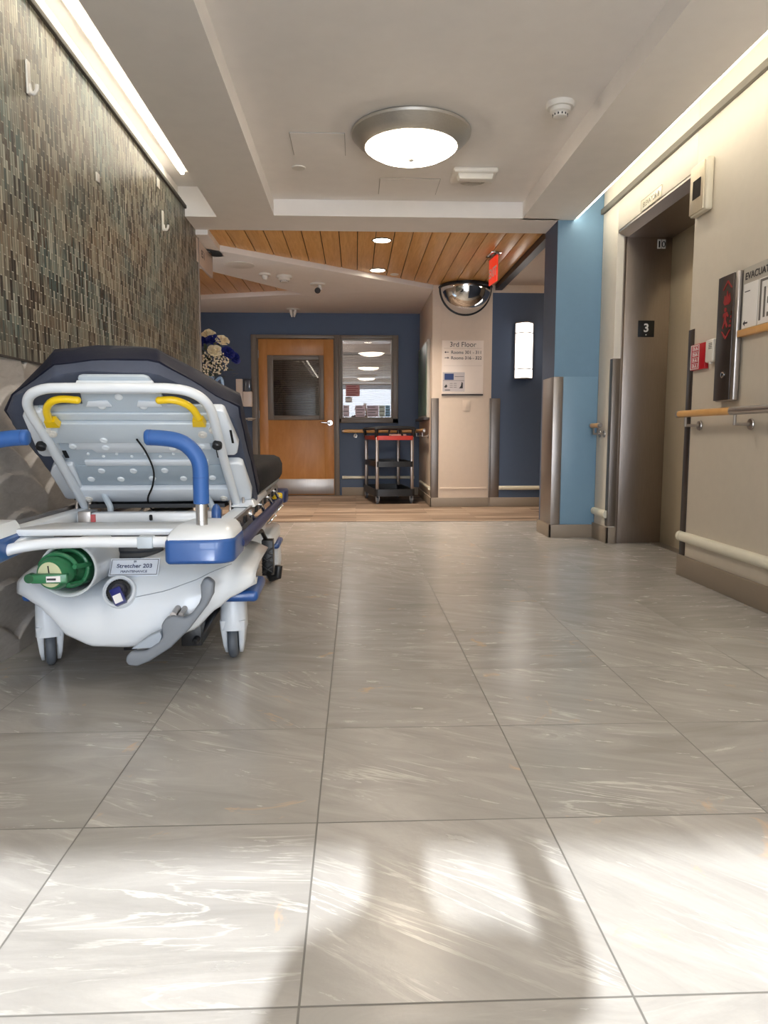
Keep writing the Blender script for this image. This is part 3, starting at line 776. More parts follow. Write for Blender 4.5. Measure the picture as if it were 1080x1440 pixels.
f_ = MB(); f_.box(.01, -.002, .165, .115, -.001, .169); f_.box(-.12, -.002, .121, .12, -.001, .124)
for k in range(3):
    f_.box(-.045, -.002, .045+.022*k, -.01, -.001, .049+.022*k); f_.box(.0, -.002, .045+.022*k, .035, -.001, .049+.022*k)
f_.box(-.10, -.002, .012, -.04, -.001, .02); f_.prism([(.062, .035), (.105, .035), (.105, .095), (.092, .108), (.082, .062)], 'xz', -.002, -.001)
f_.prism([(-.11, .05), (-.085, .04), (-.07, .06), (-.085, .08)], 'xz', -.002, -.001)
f_.build('print', INK, t)
t = thing('light_switch', 'cream wall switch below the directory sign', 'switch', (1.262, 8.143, 1.095))
MB().box(-.042, -.006, 0, .042, 0, .12).build('plate', PEACH, t, bevel=.002); MB().box(-.012, -.012, .035, .012, -.005, .085).build('toggle', PEACH, t, bevel=.002)
# framed picture on the pillar's side face
t = thing('framed_picture', 'tall framed green and brown picture on pillar side above cart', 'picture', (.87, 9.0, 1.03), -PI/2)
MB().box(-.50, -.035, 0, .62, 0, .90).build('frame', mat('pale_picture_frame', (196, 192, 184), .4), t, bevel=.004)
art = NT('abstract_art'); vv = art.coords(scale=(3, 1, 1.2)); nn = art.noise(vv, 2.5, 4, .6, 1.5)
art.link(art.ramp(nn, [(.3, lin((60, 44, 38))), (.45, lin((70, 100, 78))), (.6, lin((104, 140, 120))), (.75, lin((120, 84, 74)))]), art.b.inputs['Base Color']); art.b.inputs['Roughness'].default_value = .35
MB().box(-.47, -.040, .03, .59, -.034, .87).build('artwork', art.m, t)
MB().box(-.50, -.075, -.03, .62, 0, .0).build('ledge', DARK, t, bevel=.003)

# ================================================================== SERVICE CART
t = thing('utility_cart', 'black three shelf cart with red top tray and silver posts', 'cart', (.470, 8.47, 0), math.radians(8))
W, Ln = .232, .46
def rrect(w_, l_, r, n=5):
    out = []
    for cx, cy, a0 in ((w_-r, l_-r, 0), (-w_+r, l_-r, 90), (-w_+r, -l_+r, 180), (w_-r, -l_+r, 270)):
        out += arc(cx, cy, r, a0, a0+90, n)
    return out
def tray(nm, z, hgt, m, extra=0):
    mb = MB(); o = rrect(W+extra, Ln+extra, .045); i_ = rrect(W+extra-.018, Ln+extra-.018, .035)
    mb.rings([[(x_, y_+Ln, z) for x_, y_ in o], [(x_, y_+Ln, z+hgt) for x_, y_ in o], [(x_, y_+Ln, z+hgt) for x_, y_ in i_], [(x_, y_+Ln, z+.015) for x_, y_ in i_]])
    return mb.build(nm, m, t)
tray('shelf', .095, .085, BLACKP, .012); tray('shelf', .445, .065, BLACKP); tray('top_tray', .765, .05, REDT)
for sx in (-1, 1):
    for y_ in (.045, 2*Ln-.045):
        MB().box(sx*(W-.02)-.019, y_-.03, 0.17, sx*(W-.02)+.019, y_+.012, .80).build('post', STEELD, t, bevel=.006)
hd = MB()
for y_, zt in ((.01, .905), (2*Ln-.01, .905)):
    sg = 1 if y_ < .3 else -1
    pts = [(-W+.01, y_+sg*.03, .80), (-W+.01, y_, .87), (-W+.035, y_-sg*.01, zt), (W-.035, y_-sg*.01, zt), (W-.01, y_, .87), (W-.01, y_+sg*.03, .80)]
    hd.tube(spline(pts, 5), .021, 10)
for sx in (-1, 1): hd.tube(spline([(sx*(W-.01), .02, .895), (sx*(W-.0), .4, .90), (sx*(W-.01), 2*Ln-.03, .895)], 4), .013, 8)
hd.tube([(-.06, .01, .90), (-.09, .03, .80)], .012, 8); hd.tube([(.06, .01, .90), (.10, .03, .80)], .012, 8)
hd.build('handle', BLACKP, t)
for sx, y_ in ((-1, .045), (1, .045), (-1, 2*Ln-.045), (1, 2*Ln-.045)):
    x_ = sx*(W-.025)
    k = MB(); k.cyl((x_, y_, .09), (x_, y_, .105), .02, n=14); k.box(x_-.022, y_-.012, .04, x_-.016, y_+.02, .095); k.box(x_+.016, y_-.012, .04, x_+.022, y_+.02, .095); k.box(x_-.022, y_-.012, .09, x_+.022, y_+.02, .096)
    c_ = k.build('caster', STEEL, t)
    MB().lathe([(.002, -.014), (.040, -.014), (.045, -.008), (.045, .008), (.040, .014), (.002, .014)], (x_, y_+.012, .045), 'x', 28).build('wheel', WHEEL, c_)
    MB().lathe([(.002, -.017), (.022, -.017), (.022, .017), (.002, .017)], (x_, y_+.012, .045), 'x', 20).build('hub', STEEL, c_)
t = thing('folded_packet', 'flat pinkish packet lying on the cart top tray', 'packet', (.50, 8.58, .781), math.radians(8))
MB().box(-.09, -.06, 0, .10, .08, .055).build('packet', mat('pink_packet', (232, 190, 176), .6), t, bevel=.006)

# ================================================================== RIGHT WALL THINGS (local x -> toward the camera)
X = 1.93; RZ = -PI/2
t = thing('elevator_lantern', 'silver hall lantern with dark square window above elevator corner', 'lantern', (X, 4.0, 2.04), RZ)
MB().box(-.10, -.040, 0, .085, 0, .275).build('housing', mat('cream_lantern_housing', (206, 198, 178), .35), t, bevel=.010, seg=3)
MB().box(-.098, -.046, .010, .062, -.038, .265).build('face_plate', BRONZE, t, bevel=.003)
MB().box(-.060, -.048, .085, .030, -.045, .185).build('display_window', mat('smoked_window', (22, 20, 20), .12), t)
t = thing('elevator_name_plate', 'clear plate reading ELEVATOR B above the elevator doorway', 'sign', (X, 4.745, 2.318), RZ)
MB().box(-.165, -.004, 0, .165, 0, .072).build('plate', mat('clear_cream_plate', (222, 214, 192), .25), t, bevel=.001)
b_ = MB(); b_.box(-.165, -.0048, .069, .165, -.004, .072); b_.box(-.165, -.0048, 0, -.162, -.004, .072); b_.box(.162, -.0048, 0, .165, -.004, .072)
b_.build('border', mat('plate_line', (120, 112, 96), .5), t)
text('lettering', [('ELEVATOR B', 0, .018, .046, 'CENTER', .0)], mat('plate_letter', (96, 88, 74), .5), t, Matrix.Translation((0, -.0048, 0)))

t = thing('call_station', 'tall dark bronze elevator call panel with red fire pictogram', 'control panel', (X, 3.635, 1.0), RZ)
MB().box(-.095, -.034, 0, .085, 0, .640).build('housing', STEEL, t, bevel=.008, seg=3)
MB().box(-.097, -.040, .006, .058, -.033, .634).build('face_plate', mat('dark_bronze', (66, 58, 54), .35, .6), t, bevel=.002)
rk = MB()
M_ = .400
rk.prism([(-.035, M_+.10), (-.022, M_+.135), (-.012, M_+.115), (0, M_+.155), (.012, M_+.12), (.024, M_+.140), (.034, M_+.10), (.02, M_+.085), (-.02, M_+.085)], 'xz', -.0425, -.040)
rk.lathe([(.011, -.0425), (.011, -.040)], (-.012, 0, M_+.062), 'y', 16)
rk.prism([(-.030, M_+.045), (.004, M_+.050), (.022, M_+.030), (.016, M_+.022), (.0, M_+.032), (-.004, M_+.010), (.016, M_-.02), (.008, M_-.03), (-.012, M_-.004), (-.028, M_-.032), (-.036, M_-.026), (-.020, M_+.01), (-.022, M_+.03), (-.036, M_+.024)], 'xz', -.0425, -.040)
for k in range(4): rk.box(.028+k*.006-.006*0, -.0425, M_-.03+.022*k, .046, -.040, M_-.018+.022*k)
rk.prism([(-.045, M_+.165), (-.004, M_+.205), (.004, M_+.205), (.045, M_+.165), (.038, M_+.162), (0, M_+.195), (-.038, M_+.162)], 'xz', -.0425, -.040)
rk.prism([(-.045, M_-.045), (-.004, M_-.085), (.004, M_-.085), (.045, M_-.045), (.038, M_-.042), (0, M_-.075), (-.038, M_-.042)], 'xz', -.0425, -.040)
rk.build('pictogram', mat('etched_red', (150, 34, 36), .5), t)
k = MB(); k.lathe([(.016, -.040), (.016, -.046), (.012, -.048), (.002, -.048)], (-.005, 0, .135), 'y', 24); k.build('key_switch', CHROME, t)
MB().box(-.007, -.050, .127, -.003, -.0478, .143).build('keyhole', BLK, t)

t = thing('fire_stairs_sign', 'red fire plaque with white pictograms beside the call panel', 'sign', (X, 3.965, 1.190), RZ)
MB().box(-.085, -.022, 0, .085, 0, .142).build('plaque', RED, t, bevel=.002)
p_ = MB()
def frm(x0, z0, x1, z1, w_=.003):
    p_.box(x0, -.0235, z0, x1, -.022, z0+w_); p_.box(x0, -.0235, z1-w_, x1, -.022, z1); p_.box(x0, -.0235, z0, x0+w_, -.022, z1); p_.box(x1-w_, -.0235, z0, x1, -.022, z1)
frm(-.080, .004, .018, .138)
for i, z in enumerate((.012, .044, .076, .108)):
    frm(-.056, z, .006, z+.024, .002)
    p_.box(-.044, -.0235, z+.005, -.038, -.022, z+.018); p_.box(-.028, -.0235, z+.005, -.012+.003*i, -.022, z+.009); p_.box(-.020, -.0235, z+.009, -.014, -.022, z+.019)
p_.build('pictogram', PAPER, t)
t = thing('wall_sensor', 'small white wall device between red plaque and call panel', 'sensor', (X, 3.805, 1.215), RZ)
MB().box(-.045, -.038, 0, .045, 0, .122).build('housing', WHITEC, t, bevel=.010, seg=3)
v = MB()
for k in range(4): v.box(-.005, -.0395, .070+.009*k, .030, -.038, .073+.009*k)
v.build('vent', INK, t)
MB().lathe([(.010, -.008), (.012, .004), (.002, .004), (.002, -.008)][::-1], (0, -.025, 0), 'z', 16).build('button', WHITEC, t)

t = thing('evacuation_plan', 'framed evacuation plan with wooden ledge at right picture edge', 'sign', (X, 3.20, 1.318), RZ)
MB().box(-.345, -.012, .02, .35, 0, .325).build('backing', mat('grey_sign_backing', (176, 172, 164), .4), t, bevel=.002)
MB().box(-.345, -.030, -.008, .35, 0, .026).build('ledge', RAILW, t, bevel=.004)
MB().box(-.330, -.0145, .032, -.205, -.012, .245).build('legend_sheet', PAPER, t)
MB().box(-.195, -.0145, .032, .33, -.012, .245).build('plan_sheet', PAPER, t)
text('title', [('EVACUATION PLAN', -.325, .266, .046, 'LEFT', .0006)], INK, t, Matrix.Translation((0, -.0128, 0)))
mp_ = MB()
for a in ((-.185, .05, -.17, .24), (-.17, .228, .10, .24), (-.15, .06, -.135, .20), (-.12, .19, .08, .2), (-.12, .12, -.06, .15), (-.04, .06, -.02, .17), (.0, .09, .07, .12), (.09, .06, .11, .22), (-.12, .06, -.06, .08)):
    mp_.box(a[0], -.0155, a[1], a[2], -.0145, a[3])
mp_.build('plan_drawing', mat('plan_grey', (110, 106, 102), .6), t)
l_ = MB(); l_.box(-.318, -.0155, .205, -.272, -.0145, .209); l_.prism([(-.322, .056), (-.306, .070), (-.306, .060), (-.282, .060), (-.282, .052), (-.306, .052), (-.306, .042)], 'xz', -.0155, -.0145)
l_.build('legend_print', INK, t)

handrail('long wooden handrail with steel sleeve below the call panel', (X, 4.12, 0), RZ, .10, .66, .945, (.18, .70), 'sleeve', .085, (.016, .019))
bumper('long cream bumper rail low on the wall near the camera', (X, 4.12, 0), RZ, .0, 7.9, .232, .029)
handrail('short handrail stub between blue column and elevator', (X, 5.64, 0), RZ, .03, .20, .90, (.07, .17), 'cap', .055, (.016, .018))
bumper('short cream bumper stub between blue column and elevator', (X, 5.655, 0), RZ, .0, .29, .218, .028)
# elevator jamb plates
t = thing('floor_number_plate', 'black plate with number 3 on the steel elevator jamb', 'sign', (2.167, 5.336, 1.553))
MB().box(-.061, -.003, 0, .061, 0, .12).build('plate', mat('black_plate', (16, 16, 18), .4), t, bevel=.001)
text('numeral', [('3', 0, .038, .085, 'CENTER', .002)], PAPER, t, Matrix.Translation((0, -.0034, 0)))
MB().box(-.004, -.0036, .012, .004, -.003, .02).build('braille_dot', PAPER, t)
t = thing('sticker', 'small white sticker reading 10 at the top of elevator jamb', 'sticker', (2.258, 5.336, 2.192))
MB().box(-.031, -.001, 0, -.002, 0, .066).box(.002, -.001, 0, .031, 0, .066).build('sheet', PAPER, t)
text('numeral', [('1', -.016, .010, .062, 'CENTER', .002), ('0', .016, .010, .062, 'CENTER', .0)], BLK, t, Matrix.Translation((0, -.0016, 0)))

# hooks and tabs on the mosaic (local x -> away from camera)
for i, (y_, z_, lb) in enumerate(((3.03, 2.175, 'white adhesive hook on the mosaic wall nearest the camera, top left'), (5.01, 2.20, 'white adhesive hook farther along mosaic wall near its far end'))):
    t = thing('wall_hook', lb, 'hook', (-1.29, y_, z_), PI/2, 'adhesive hooks on the mosaic wall')
    MB().box(-.016, -.010, -.01, .016, 0, .12).build('backing', WHITEC, t, bevel=.006)
    MB().tube(spline([(0, -.008, .03), (0, -.012, .005), (0, -.024, -.004), (0, -.036, .010), (0, -.038, .030)], 5), .008, 10).build('hook', WHITEC, t)
for y_, z_, s_, lb in ((3.785, 2.09, .022, 'small cream square tab on the mosaic wall between two hooks'), (4.93, 2.44, .03, 'cream tab just under the mosaic wall top near the far hook'), (2.66, 1.27, .016, 'tiny pale tab low on the mosaic wall above stone panels')):
    t = tag(MB().box(0, -s_, 0, .006, s_, s_*2).build('wall_tab', WHITEC, bevel=.002), lb, 'tab', 'small tabs on the mosaic wall'); t.location = (-1.29, y_, z_)

# ================================================================== STRETCHER
RX, RY, TH = -.745, 2.0, math.radians(1.5)
def LW(x_, y_, z_): c_, s_ = math.cos(TH), math.sin(TH); return (RX+x_*c_-y_*s_, RY+x_*s_+y_*c_, z_)
ST = thing('hospital_stretcher', 'white hospital stretcher with raised back and blue bumpers beside mosaic wall', 'stretcher', (RX, RY, 0), TH)
BRM = Matrix(((1, 0, 0, 0), (0, -.754, .656, .90), (0, .656, .754, .56), (0, 0, 0, 1)))       # (u, v, n) -> stretcher
def interp(pts, x_):
    if x_ <= pts[0][0]: return pts[0][1]
    for (a, b), (c_, d) in zip(pts, pts[1:]):
        if x_ <= c_:
            f = (x_-a)/(c_-a); f = f*f*(3-2*f)*.5+f*.5; return b+(d-b)*f
    return pts[-1][1]
# --- base cover
ZB = [(-.378, .296), (-.352, .292), (-.286, .266), (-.248, .231), (-.191, .168), (-.113, .134), (-.007, .129), (.12, .142), (.216, .184), (.288, .250), (.336, .285), (.412, .317)]
ZT = [(-.378, .380), (-.352, .378), (-.30, .358), (-.22, .325), (-.08, .335), (-.03, .395), (.05, .405), (.2, .405), (.33, .41), (.412, .39)]
mb = MB(); rows = []
xs = [-.378+.790*i/48 for i in range(49)]
for k, (yy, f) in enumerate(((.36, 0), (.325, 0), (.31, .03), (.302, .09), (.302, .25), (.307, .5), (.325, .7), (.36, .82), (.41, .91), (.48, .97), (.60, 1), (.80, 1))):
    row = []
    for x_ in xs:
        zb, zt = interp(ZB, x_), interp(ZT, x_)
        q = abs(x_-.01)/.402; back = .10*q**4
        z_ = zb+(.012 if k == 0 else 0)+(zt-zb)*f
        if q > .9 and f > .5: z_ -= (q-.9)*.15*f
        row.append((x_, yy+back*(1 if k < 9 else .6), z_))
    rows.append(row)
mb.rings(rows, cap=False, closed=False)
base = mb.build('base_cover', WHITEP, ST, smooth=60); md = base.modifiers.new('thickness', 'SOLIDIFY'); md.thickness = .006; md.offset = -1
b_ = MB(); b_.box(-.27, .62, .26, .30, 1.9, .385); b_.box(-.335, 1.62, .235, .362, 2.12, .322); b_.box(-.30, .60, .29, .385, .80, .36)
b_.build('base_body', WHITEP, ST, bevel=.03, seg=4)
b_ = MB()
for x0, x1, y0, y1, z0, z1 in ((.215, .415, .42, .70, .252, .292), (-.372, -.235, .40, .68, .268, .300), (.270, .374, 1.86, 2.14, .205, .235), (-.345, -.24, 1.86, 2.14, .205, .235)):
    b_.box(x0, y0, z0, x1, y1, z1)
split(b_.build('blue_base_bumper', BEDBLUE, ST, bevel=.015, seg=3))
# seam line across the cover
sm = MB()
def shell_pt(x_, f):
    zb, zt = interp(ZB, x_), interp(ZT, x_); q = abs(x_-.01)/.402
    ks = ((.302, .25), (.307, .5), (.325, .7), (.36, .82), (.41, .91), (.48, .97))
    for (ya, fa), (yb, fb) in zip(ks, ks[1:]):
        if f <= fb: yy = ya+(yb-ya)*max(0, f-fa)/(fb-fa); break
    else: yy = .48
    return (x_, yy+.10*q**4-.0005, zb+(zt-zb)*f)
sm.tube([shell_pt(.03+.30*i/14, .62+.22*(i/14)**1.3) for i in range(15)], .0016, 6)
sm.build('seam', mat('grey_seam', (150, 158, 166), .5), ST)
# --- label and power port
Pn = Vector((0, -.62, .78))
LM = Matrix(((1, 0, 0, .008), (0, .78, .62, .385), (0, -.62, .78, .358), (0, 0, 0, 1))) 
LM = Matrix.Translation((.012, .372, .362)) @ Matrix.Rotation(-math.radians(38), 4, 'X')
MB(LM).box(-.082, -.004, -.004, .080, 0, .062).build('label_plate', mat('label_white', (222, 228, 238), .4), ST)
b_ = MB(LM)
for a in ((-.078, 0, .076, .0015), (-.078, .0565, .076, .058), (-.078, 0, -.0765, .058), (.0745, 0, .076, .058)): b_.box(a[0], -.0048, a[1], a[2], -.004, a[3])
b_.build('label_border', INK, ST)
text('label_writing', [('Stretcher 203', -.001, .026, .021, 'CENTER', .0002), ('MAINTENANCE', -.001, .008, .0125, 'CENTER'), ('ER', -.001, .0465, .009, 'CENTER')], mat('blue_ink', (52, 60, 96), .6), ST, LM @ Matrix.Translation((0, -.0046, 0)))
PM = Matrix.Translation((-.020, .318, .318)) @ Matrix.Rotation(-math.radians(24), 4, 'X')
MB(PM).lathe([(.054, .01), (.052, -.012), (.046, -.016), (.041, -.010), (.041, .01)], axis='y', n=36).build('port_ring', WHITEP, ST)
MB(PM).lathe([(.041, -.008), (.041, .012), (.002, .012)], axis='y', n=32, cap=False).lathe([(.038, -.012), (.034, -.013), (.034, -.002), (.002, -.002)], axis='y', n=32).build('port_socket', BLACKP, ST)
pg = MB(PM); pg.lathe([(.023, .0), (.023, -.022), (.018, -.03), (.002, -.03)], (.004, 0, .003), 'y', 20); pg.build('plug', mat('dark_plug', (44, 42, 54), .4), ST)
pg = MB(PM @ Matrix.Rotation(math.radians(-25), 4, 'Y')); pg.box(-.020, -.052, -.052, .016, -.024, .004); pg.build('key_tag', mat('navy_tag', (30, 36, 112), .35), ST, bevel=.004)
MB(PM @ Matrix.Rotation(math.radians(-25), 4, 'Y')).box(-.016, -.0535, -.048, .010, -.052, -.020).build('tag_label', PAPER, ST)
# --- oxygen bottle tube
a0, a1 = Vector((-.137, .20, .415)), Vector((-.170, .66, .398)); d_ = (a1-a0).normalized()
tb = MB(); u_ = d_.cross(Vector((0, 0, 1))).normalized(); w_ = u_.cross(d_)
def cring(p, r, n=48): return [p+(u_*math.cos(2*PI*k/n)+w_*math.sin(2*PI*k/n))*r for k in range(n)]
tb.rings([cring(a1, .080), cring(a0+d_*.02, .0835), cring(a0, .085), cring(a0-d_*.004, .083), cring(a0, .078), cring(a0+d_*.03, .075), cring(a1-d_*.02, .073)])
tb.build('oxygen_holder', WHITEP, ST, smooth=50)
# --- gas cylinder with regulator: rests in the holder, a thing of its own
OX = thing('oxygen_cylinder', 'green oxygen cylinder with cream gauge lying in the stretcher holder', 'gas cylinder', LW(-.150, .30, .345), TH)
q0 = Vector((-.150, .30, .345))
def O(*p): return Vector(p)-q0
c0 = O(-.142, .26, .408)
MB().tube([c0+d_*t_ for t_ in (-.03, -.01, .02, .06, .36)], [.022, .046, .058, .062, .062], 28).build('cylinder', GREENT, OX)
rg = Vector((-.22, -.97, -.03)).normalized()
RG0 = O(-.150, .27, .412)
MB().tube([RG0, RG0+rg*.03, RG0+rg*.055, RG0+rg*.10, RG0+rg*.115], [.028, .032, .048, .052, .044], 30).build('regulator_body', GREEN, OX, bevel=0)
MB().tube([RG0+rg*.113, RG0+rg*.118], [.040, .038], 30).build('gauge', DIAL, OX)
MB().tube([RG0+rg*.118+Vector((0, 0, .002)), RG0+rg*.119+Vector((-.002, 0, .028))], .002, 6).build('needle', BLK, OX)
gd = MB(); cc = RG0+rg*.07
gd.tube([cc+Vector((.058*math.cos(a), .0-.01*abs(math.sin(a)), .056*math.sin(a))) for a in [math.radians(20+k*10) for k in range(15)]], .007, 8)
gd.tube([RG0+rg*.02+Vector((.060*math.cos(a), 0, .058*math.sin(a))) for a in [2*PI*k/28 for k in range(29)]], .007, 8)
gd.tube([RG0+Vector((.058, -.01, .01)), cc+Vector((.055, -.02, .018))], .008, 8); gd.tube([RG0+Vector((.04, 0, -.045)), cc+Vector((.038, -.03, -.036))], .007, 8); gd.tube([RG0+Vector((-.02, 0, .055)), cc+Vector((-.015, 0, .056))], .007, 8)
gd.build('guard', GREEN, OX)
hb = MB(); e0 = RG0+rg*.122+Vector((.022, 0, 0))
hb.hexa([e0+Vector(p) for p in ((-.070, -.02, -.022), (.036, -.012, -.024), (.036, .012, -.024), (-.070, .006, -.022))], [e0+Vector(p) for p in ((-.070, -.02, .006), (.036, -.012, .006), (.036, .012, .006), (-.070, .006, .006))])
hb.build('guard_bar', GREEN, OX, bevel=.005)
MB().hexa([e0+Vector(p) for p in ((-.022, -.0185, -.018), (.018, -.0155, -.018), (.018, -.0145, -.018), (-.022, -.0175, -.018))], [e0+Vector(p) for p in ((-.022, -.0185, .0), (.018, -.0155, .0), (.018, -.0145, .0), (-.022, -.0175, .0))]).build('sticker', PAPER, OX)
MB().box(*(e0+Vector((-.020, -.0192, -.012))), *(e0+Vector((.006, -.0178, -.006)))).build('sticker_print', INK, OX)
MB().cyl(e0+Vector((-.072, -.02, -.006)), e0+Vector((-.072, .006, -.006)), .014, n=18).build('outlet', GREENT, OX)
# --- foot pedal
ped = [(.281,.380),(.301,.363),(.297,.325),(.277,.288),(.219,.213),(.158,.153),(.092,.111),(.052,.095),(.026,.098),(.016,.112),(.020,.130),(.035,.142),(.080,.144),(.122,.172),(.136,.190),(.131,.226),(.145,.250),(.168,.258),(.205,.250),(.226,.262),(.252,.297),(.259,.316),(.258,.355),(.266,.374)]
pd_ = MB().prism(ped, 'xz', .225, .262).build('foot_pedal', GREYP, ST, bevel=.008, seg=3)
MB().prism([(.034, .150), (.118, .153), (.132, .190), (.126, .206), (.09, .190)], 'xz', .232, .275).build('pedal_tread', mat('pale_tread', (168, 178, 190), .6, bump=.6, bscale=300), ST, bevel=.004)
MB().cyl((.168, .238, .256), (.168, .31, .262), .011, n=20).cyl((.19, .245, .254), (.19, .31, .262), .009, n=20).build('pedal_pivot', STEEL, ST)
MB().box(.04, .25, .128, .11, .33, .138).build('pedal_bracket', STEEL, ST, bevel=.002)
b_ = MB(); b_.box(-.04, .40, .095, .02, .50, .16); b_.box(.15, .42, .10, .22, .80, .20); b_.tube([(.20, .40, .12), (.26, .70, .21)], .012); b_.box(-.1, .7, .12, .12, 1.6, .26)
b_.build('undercarriage', BLACKP, ST, bevel=.004)
# --- castors
def castor(x_, y_, rot, hood_top):
    M = Matrix.Translation((x_, y_, 0)) @ Matrix.Rotation(math.radians(rot), 4, 'Z')
    hd = MB(M)
    def rr(w0, w1, y0, y1, z_, n=4):
        o = []; r = min((w1-w0), (y1-y0))*.35
        for cx, cy, a0_ in ((w1-r, y1-r, 0), (w0+r, y1-r, 90), (w0+r, y0+r, 180), (w1-r, y0+r, 270)): o += [(a, b, z_) for a, b in arc(cx, cy, r, a0_, a0_+90, n)]
        return o
    for sg in (-1, 1):
        a, b = (-.044, -.0205) if sg < 0 else (.0205, .046)
        lo = (-.031, -.0205) if sg < 0 else (.0205, .033)
        hd.rings([rr(*lo, -.012, .035, .018), rr(lo[0]-(.006 if sg < 0 else 0), lo[1]+(.006 if sg > 0 else 0), -.034, .048, .05), rr(a, b, -.052, .058, .115), rr(a-.002, b, -.058, .066, .15)])
    hd.rings([rr(-.047, .049, -.060, .068, .112), rr(-.046, .048, -.058, .070, .16), rr(-.043, .045, -.050, .070, hood_top)])
    cst = hd.build('castor', WHITEP, ST, smooth=60)
    MB(M).lathe([(.002, -.017), (.050, -.017), (.060, -.010), (.062, 0), (.060, .010), (.050, .017), (.002, .017)], (0, -.012, .0625), 'x', 36).build('wheel', WHEEL, cst, smooth=60)
castor(.302, .62, 2, .26); castor(-.352, .575, 22, .275); castor(.318, 2.0, -6, .215); castor(-.30, 2.0, 5, .215)
# --- lift column
MB().lathe([(.10, .35), (.10, .40), (.092, .41), (.098, .42), (.09, .43), (.096, .445), (.088, .455), (.092, .47), (.086, .50)], (-.045, .62, 0), n=40).build('lift_column', mat('dark_bellows', (62, 66, 72), .5), ST)
MB().box(-.10, .72, .475, .07, 1.1, .515).build('lift_plate', STEEL, ST, bevel=.004)
# --- litter frame
fr = MB()
fr.tube(spline([(-.30, .08, .490), (-.27, .083, .494), (-.235, .09, .503), (-.16, .10, .512), (-.04, .105, .514), (.10, .105, .514), (.24, .105, .514)], 5), .0165, 12)
fr.build('front_tube', WHITEP, ST)
MB().box(.105, .0865, .4965, .15, .123, .5315).build('tube_clamp', WHITEB, ST, bevel=.003)
fr = MB(); fr.prism([(-.30, .17), (.30, .17), (.27, .34), (-.22, .34)], 'xy', .524, .546)
fr.hexa([(-.36, .12, .492), (-.26, .12, .500), (-.21, .30, .50), (-.31, .30, .492)], [(-.345, .13, .506), (-.26, .13, .512), (-.21, .30, .545), (-.31, .30, .54)])
for sg in (-1, 1):
    fr.box(sg*.31-.028, .26, .500, sg*.31+.028, 2.25, .542)
fr.box(-.27, .66, .505, .25, .72, .541); fr.box(-.28, 1.5, .505, .28, 1.56, .541); fr.box(-.28, 2.2, .505, .28, 2.26, .541)
fr.build('litter_frame', WHITEP, ST, bevel=.006)
MB().hexa([(-.33, .16, .47), (-.25, .16, .478), (-.20, .34, .48), (-.30, .34, .47)], [(-.33, .16, .49), (-.25, .16, .495), (-.20, .34, .50), (-.30, .34, .495)]).build('corner_gusset', WHITEB, ST, bevel=.003)
MB().box(-.262, .650, .500, -.215, .735, .548).box(.205, .650, .500, .252, .735, .548).build('sensor_block', STEEL, ST, bevel=.004)
MB().box(-.218, .652, .508, -.20, .660, .536).build('warning_label', mat('red_label', (196, 90, 96), .5), ST)
MB().box(-.005, .652, .512, .007, .662, .534).build('slot', BLK, ST, bevel=.004)
dp = MB().box(-.27, .80, .545, .25, 2.2, .560); dp.build('deck_plate', BLACKP, ST)
# bumpers with push handles
def bumper_corner(sg):
    o = [(.208, -.005), (.214, -.02), (.345, -.02)] + arc(.345, .035, .055, -90, 0, 5)[1:] + [(.402, .20), (.30, .23), (.225, .215)]
    o = [(sg*a-(.045 if sg < 0 else 0), b) for a, b in o]; mid = sg*.305-(.045 if sg < 0 else 0)
    bb = MB().prism(o, 'xy', .466, .538).build('corner_bumper', BEDBLUE, ST, bevel=.012, seg=3)
    MB().rings([[(mid+(a-mid)*s_, .09+(b-.09)*s_+sh, z_) for a, b in o] for s_, sh, z_ in ((.95, 0, .530), (.95, 0, .541), (.88, .01, .556), (.74, .03, .570))]).build('bumper_top', WHITEP, bb, smooth=50)
    xo = 0 if sg > 0 else -.028
    px = sg*.30+xo
    hp = MB().cyl((px, .06, .545), (px, .06, .66), .0165, n=28).build('handle_post', m_steelpost, ST)
    pts = spline([(px, .06, .632), (px, .06, .68), (px, .06, .735), (px-sg*.010, .06, .768), (px-sg*.034, .06, .797), (px-sg*.062, .06, .812), (px-sg*.10, .06, .819), (px-sg*.148, .06, .822)], 6)
    gp = MB().tube([(px, .06, .630)]+[tuple(p) for p in pts]+[(px-sg*.153, .06, .822)], [.019]+[.0225]*len(pts)+[.018], 28).build('push_handle', GRIP, ST, smooth=60)
    rg_ = MB(); rg_.cyl((px, .06, .706), (px, .06, .7075), .0229, n=28); rg_.cyl((px-sg*.136, .06, .8215), (px-sg*.1375, .06, .8215), .0229, n=28); rg_.build('grip_ring', mat('dark_grip_ring', (34, 70, 130), .5), gp)
    if sg > 0: MB().tube([(sg*.31, .25, .545), (sg*.31, .25, .592), (sg*.31, .25, .606), (sg*.31, .25, .612)], [.0165, .0155, .010, .003], 20).build('pole_socket_cap', BEDBLUE, ST)
m_steelpost = m_brushed('silver_post', (196, 196, 196), .3, axis=0)
bumper_corner(1); bumper_corner(-1)
